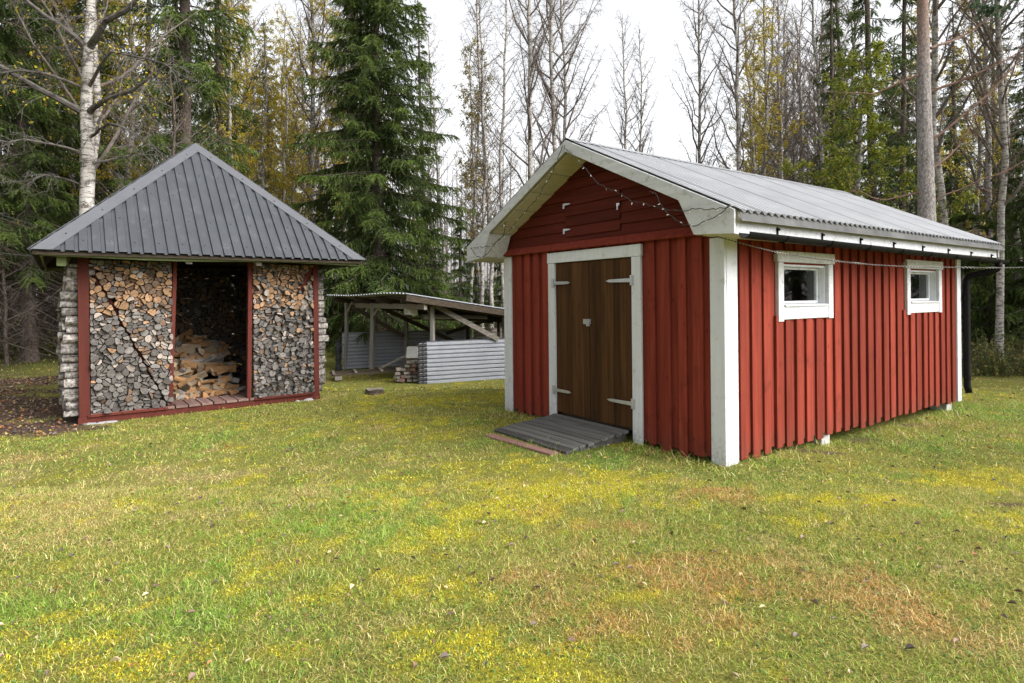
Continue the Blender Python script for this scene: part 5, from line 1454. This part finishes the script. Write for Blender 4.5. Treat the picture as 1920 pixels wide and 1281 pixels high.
def tree(key, k, Y, label, scale=1.0, rz=None, group=None, name=None, dz=0.0):
    x = k * Y; TREE_N[0] += 1
    nm = name or ('spruce_tree' if key.startswith('spruce') else 'aspen_tree' if key.startswith('aspen') else 'pine_tree' if key.startswith('pine') else 'birch_tree')
    cat = 'tree' if nm == 'bare_tree' else nm.split('_')[0]
    rz = RN.uniform(0, 6.28) if rz is None else rz
    e = empty(nm, (x, Y, float(hgt(x, Y)) - .02 + dz), rz, label, cat, group)
    e.scale = (scale, scale, scale)
    if group: e.rotation_euler = (RN.gauss(0, .022), RN.gauss(0, .022), rz)
    a, b = KIND[key]
    link('trunk', a, e); link('crown', b, e)
    return e
RN.seed(5)
# trees one can point at ((x/y direction, distance))
tree('birch_front', -.705, 12.0, 'big white birch with spreading bare limbs close behind the firewood shelter', 1, 0)
tree('birch_bare_b', -.720, 12.9, 'thinner pale birch trunk standing just left of the big white birch', .95, 1.0)
tree('pine_front', .692, 12.5, 'thick pine trunk with orange upper bark rising behind the red shed roof', 1, 0)
tree('spruce_big', -.2195, 20.0, 'tall full green spruce between the two sheds behind the lean-to', 1, .4)
tree('spruce_tall', -.541, 16.5, 'tall spruce with dark bare trunk right above the pyramid roof tip', 1, 2.0)
tree('spruce_tall', -.262, 26.0, 'reddish spruce trunk just left of the tall full green spruce', .9, 4.0)
tree('birch_bare_a', -.333, 24.0, 'grey birch with dark blotched trunk left of the tall full green spruce', .9, 1)
tree('birch_bare_a', .0381, 26.0, 'tall straight bare birch on the left above the red shed ridge', 1.05, 2.4)
tree('birch_bare_b', .0625, 27.0, 'tall bare birch with darker trunk just right of the straight tall one', 1.2, .6)
tree('birch_bare_b', .0985, 30.0, 'slimmer bare birch right of the pair of tall birches at the shed ridge', 1.1, 3.6)
tree('birch_bare_a', .196, 31.0, 'bare birch with upright fan crown alone against the white sky', .76, 3.3)
tree('birch_bare_b', .206, 31.6, 'second thin stem close beside the lone fan shaped birch', .80, 5.5)
tree('birch_bare_b', .325, 27.0, 'thin bare birch at the right side of the white sky gap', .95, 1.6)
tree('birch_bare_a', .374, 25.0, 'pale spotted birch right of the sky gap above the shed roof', .9, 5.2)
tree('birch_lime', .585, 19.0, 'small tree with lime green autumn leaves behind the red shed', 1.0, 1.2)
tree('spruce_thin', .603, 22.5, 'thin dark spruce standing over the lime green tree', 1.1, 2.6)
tree('birch_bare_b', .742, 17.0, 'white birch with black marks just right of the thick pine', 1.1, 2.2)
tree('birch_bare_a', .790, 20.5, 'grey leaning birch between the pine and the right edge', .8, 4.4)
tree('birch_bare_b', .807, 16.0, 'crooked white birch rooted at the lawn edge on the right', .92, .2)
tree('birch_bare_c', .838, 18.5, 'thinnest birch by the right edge beyond the black downpipe', .95, 1.4)
tree('birch_yellow', .775, 22.0, 'birch with yellow leaves high up between pine and right edge', .9, 1.9)
tree('birch_yellow', -.63, 18.5, 'birch with bright yellow leaves behind the big white birch', .95, 2.9)
tree('birch_yellow', -.37, 23.0, 'slim birch with yellow leaves right of the pyramid roof', .72, .7)
tree('birch_bare_c', -.046, 23.5, 'slender white birch left of the shed gable, nearest the gable', 1.0, .3)
tree('birch_bare_c', -.036, 24.0, 'slender white birch left of the shed gable, middle one', 1.05, 2.2)
tree('birch_bare_c', -.017, 24.6, 'slender white birch just left of the shed corner post', 1.0, 4.0)
tree('aspen_olive', -.068, 26.0, 'slim aspen with olive yellow leaves right of the tall green spruce', 1.0, 1.1)
tree('aspen_olive', -.048, 28.0, 'second slim aspen with olive leaves, behind the first', 1.05, 3.1)
for k, Y, s, lb in ((-.74, 19.0, 1.0, 'leftmost birch with bright yellow leaves at the top left'), (-.67, 21.0, 1.1, 'birch with yellow leaves between two dark spruces at the top left'), (-.47, 20.0, .8, 'yellow leaved birch just right of the pyramid roof tip'), (-.41, 24.0, .8, 'yellow leaved birch farther right of the pyramid roof tip')):
    tree('birch_yellow', k, Y, lb, s)
g = 'twiggy bare trees before the left spruces'
for k, Y, s in ((-.84, 15.5, .62), (-.61, 15.6, .72), (-.55, 15.2, .7)):
    tree('tree_twiggy', k, Y, 'thin bare tree with a haze of twigs before the left spruces', s * 1.15, None, g, name='bare_tree')
g = 'dark spruces at the left edge of the wood'
for k, Y, ky, s in ((-.80, 16.5, 'spruce_dark', 1.0), (-.90, 15.0, 'spruce_tall', .95), (-.755, 19.5, 'spruce_tall', 1.05), (-.84, 21.0, 'spruce_dark', 1.1), (-.69, 20.0, 'spruce_dark', 1.0), (-.98, 18.0, 'spruce_dark', 1.0), (-.62, 23.0, 'spruce_thin', 1.0), (-.72, 26.0, 'spruce_thin', 1.1), (-.48, 21.0, 'spruce_thin', 1.05), (-.78, 24.5, 'spruce_tall', 1.0), (-.56, 27, 'spruce_dark', 1.0), (-.88, 25, 'spruce_dark', 1.0)):
    tree(ky, k, Y, 'tall dark spruce in the thick stand on the left of the photo', s, None, g)
g = 'small spruces behind the lean-to'
for k, Y, ky, s in ((-.13, 21.5, 'spruce_young', .72), (-.085, 24, 'spruce_young', .70), (-.165, 23.5, 'spruce_young', .8), (-.30, 22.0, 'spruce_young', .8), (-.255, 21.0, 'spruce_bush', 1.0), (-.02, 27, 'spruce_bush', 1.2), (-.33, 25, 'spruce_young', .8), (-.40, 23, 'spruce_bush', 1.1), (-.06, 29, 'spruce_young', .8)):
    tree(ky, k, Y, 'young green spruce among the trees behind the lean-to', s, None, g)
g = 'spruces on the right behind the red shed'
for k, Y, ky, s in ((.535, 25, 'spruce_thin', .95), (.56, 29, 'spruce_thin', 1.1), (.65, 25, 'spruce_thin', 1.05), (.67, 29, 'spruce_dark', .8), (.72, 26, 'spruce_young', 1.15), (.75, 29, 'spruce_thin', .9), (.62, 31, 'spruce_dark', .8), (.51, 30, 'spruce_young', 1.2)):
    tree(ky, k, Y, 'dark spruce in the wood behind the right half of the shed roof', s, None, g)
g = 'spruces beyond the downpipe'
for k, Y, ky, s in ((.865, 17.5, 'spruce_young', 1.0), (.79, 18.5, 'spruce_bush', 1.1), (.83, 21, 'spruce_young', .95), (.76, 20.5, 'spruce_bush', 1.25), (.90, 20, 'spruce_dark', .75), (.96, 18, 'spruce_young', 1.0), (.86, 24, 'spruce_dark', .7), (.805, 24, 'spruce_young', 1.0), (.735, 23, 'spruce_bush', 1.3)):
    tree(ky, k, Y, 'low bushy dark spruce at the right edge beyond the black downpipe', s, None, g)
g = 'thin birches behind the shed roof'
for i in range(24):
    k = .40 + .16 * ((i * .618) % 1); Y = 25 + 14 * RN.random()
    tree(RN.choice(['birch_twiggy', 'birch_bare_c', 'birch_twiggy', 'birch_bare_b', 'birch_bare_b', 'birch_yellow'] if i % 3 else ['birch_bare_b', 'birch_twiggy']), k, Y, 'slender brownish bare birch in the thicket above the shed roof', RN.uniform(.9, 1.15), None, g)
g = 'pale birches far behind the shed ridge'
for i in range(12):
    k = .045 + .30 * ((i * .618 + .2) % 1); Y = 36 + 12 * RN.random()
    tree(RN.choice(['birch_twiggy', 'birch_bare_c']), k, Y, 'short pale birch far behind the red shed ridge', RN.uniform(.5, .72), None, g)
g = 'birches deep in the wood'
REG = lambda k: 'behind the firewood shelter' if k < -.36 else 'behind the lean-to' if k < .0 else 'behind the red shed ridge' if k < .42 else 'behind the far end of the red shed'
for i in range(120):
    k = -1.0 + 2.05 * ((i * .618034) % 1); Y = 30 + 30 * RN.random()
    low = -.10 < k < .40
    if low:
        ky = RN.choice(['birch_twiggy', 'birch_bare_c', 'birch_twiggy', 'spruce_young', 'birch_bare_c', 'aspen_olive']); H_ = {'birch_twiggy': 17, 'birch_bare_c': 15, 'spruce_young': 8, 'aspen_olive': 13}[ky]
        s = Y * RN.uniform(.20, .30 if k < .1 or k > .3 else .24) / H_ * (1.25 if k < .08 else 1)
        s = min(s, 1.1)
    else:
        ky = RN.choice(['birch_twiggy', 'birch_bare_b', 'birch_bare_c', 'spruce_dark', 'spruce_thin', 'birch_yellow', 'birch_yellow', 'birch_twiggy']); s = RN.uniform(.8, 1.1)
        if k < -.45 and RN.random() < .25: ky = 'spruce_dark'
    sp = ky.startswith('spruce')
    lab = ('dark spruce' if sp else 'yellow leaved birch' if ky == 'birch_yellow' else 'slim olive leaved aspen' if ky == 'aspen_olive' else 'slender bare birch') + ' deep in the wood ' + REG(k)
    tree(ky, k, Y, lab, s, None, ('spruces' if sp else 'birches' if ky != 'aspen_olive' else 'aspens') + ' deep in the wood ' + REG(k))
g = 'birches right of the firewood shelter'
for i in range(16):
    k = -.46 + .24 * ((i * .618) % 1); Y = 23 + 12 * RN.random()
    tree(RN.choice(['birch_twiggy', 'birch_yellow', 'birch_bare_c', 'birch_yellow', 'birch_bare_b']), k, Y, 'slim birch in the gap between the pyramid roof and the big green spruce', RN.uniform(.85, 1.1), None, g)
g = 'spruces facing the window wall, mirrored in its panes'
for k, Y, s in ((2.4, 8.5, 1.0), (1.75, 11.0, .95), (3.2, 6.5, 1.0), (2.6, 10.0, 1.05), (4.5, 4.6, 1.0), (1.5, 13.5, .9)):
    tree('spruce_dark', k, Y, 'spruce standing off to the right, seen only mirrored in the window panes', s, None, g)
g = 'unseen spruces added behind the camera against the sky light'
for x_, y_, s in ((-15, -2, 1.0), (-17, 3, 1.0), (-13, -7, .95), (-9, -11, 1.0), (-4, -13, 1.0), (-16, -10, 1.05), (-1, -15, .9), (-19, -4, 1.0), (-11, -14, 1.0)):  # unseen trees added to block sky light from the door wall
    e = tree('spruce_dark', 1.0, 20, 'unseen spruce added behind the camera to keep sky light off the door wall', s, None, g); e.location = (x_, y_, 0)
# far wood that reads as one mass
R = np.random.default_rng(77); paths = []; radii = []
for i in range(520):
    Y = 62 + 60 * R.random(); k = -1.15 + 2.3 * R.random(); H_ = (.22 if -.1 < k < .4 else .45) * Y * (.6 + .6 * R.random()); H_ = min(H_, 22)
    x = k * Y; lean = R.normal(0, .3, 2)
    paths.append(np.array([[x, Y, -.5], [x + lean[0] * .5, Y + lean[1] * .5, H_ * .5], [x + lean[0], Y + lean[1], H_]])); r0 = .06 + .08 * R.random(); radii.append(np.array([r0, r0 * .7, .02]))
    for j in range(16):
        z = H_ * (.15 + .85 * R.random()); a = R.random() * 6.28; L = (1 - z / H_) * 2.2 + .5; d = np.array([math.cos(a), math.sin(a), R.uniform(-.3, 1.0)])
        p = np.array([x, Y, z]); paths.append(np.stack([p, p + d * L * .5, p + d * L])); radii.append(np.array([.03, .025, .012]))
wv, wf = tube_arrays(paths, radii, 3)
fw = link('far_woods', mesh_np('far_woods', wv, [wf], [M['twig']])); tag(fw, 'grey brown mass of bare trunks far back in the wood', 'woods', kind='stuff')
# undergrowth along the edge of the wood: dry stems, bilberry and saplings
V = []; Fq = []; T = []; b = 0
n = 5200
kk = -1.05 + 2.1 * R.random(n); Y = 22 + 20 * R.random(n) ** 1.3
edge = np.where(kk > .45, 14.6, np.where(kk < -.5, 17.5, 20.5)); Y = edge + (Y - 22) * .9
x = kk * Y; kp = free_ground(x, Y); sx2, sy2 = to_local(x, Y, SHED_A, SHED_R); kp &= ~((sx2 < 9.0) & (sy2 < 6) & (sx2 > 0)); x, Y = x[kp], Y[kp]; n = len(x); z = hgt(x, Y)
hgts = (.25 + .9 * R.random(n) ** 2.2)
dryc = np.array([[.17, .12, .075], [.12, .09, .06], [.10, .12, .03], [.07, .09, .025], [.20, .17, .05], [.06, .075, .02]])
for rep in range(9):
    m = len(x); c0 = np.stack([x + R.normal(0, .16, m), Y + R.normal(0, .16, m), z - .02], 1); d = unit(np.stack([R.normal(0, .35, m), R.normal(0, .35, m), np.ones(m)], 1)); h = hgts * (.5 + .6 * R.random(m))
    tp = c0 + d * h[:, None]; s = np.stack([np.ones(m) * .006, np.zeros(m), np.zeros(m)], 1)
    V.append(np.stack([c0 - s, c0 + s, tp + s * .5, tp - s * .5], 1).reshape(-1, 3)); Fq.append(b + np.arange(m)[:, None] * 4 + np.arange(4)); b += 4 * m
    col = dryc[R.integers(0, 6, m)] * (.6 + .6 * R.random((m, 1))); T.append(np.repeat(col, 4, axis=0))
    for lf in range(5):
        q = c0 + d * (h * (.3 + .75 * R.random(m)))[:, None] + R.normal(0, .05, (m, 3)); U = unit(R.standard_normal((m, 3))) * (.03 + .03 * R.random((m, 1))); W2 = unit(np.cross(U, R.standard_normal((m, 3)))) * .022
        V.append(np.stack([q - U, q + W2, q + U, q - W2], 1).reshape(-1, 3)); Fq.append(b + np.arange(m)[:, None] * 4 + np.arange(4)); b += 4 * m
        T.append(np.repeat(dryc[R.integers(2, 6, m)] * (.6 + .7 * R.random((m, 1))), 4, axis=0))
un = link('undergrowth', mesh_np('undergrowth', np.concatenate(V), [np.concatenate(Fq)], [M['grass']], pattr={'tint': np.concatenate(T)}))
tag(un, 'brown and green brush of dry stems and low bushes along the wood edge', 'undergrowth', kind='stuff')
print('trees', TREE_N[0])
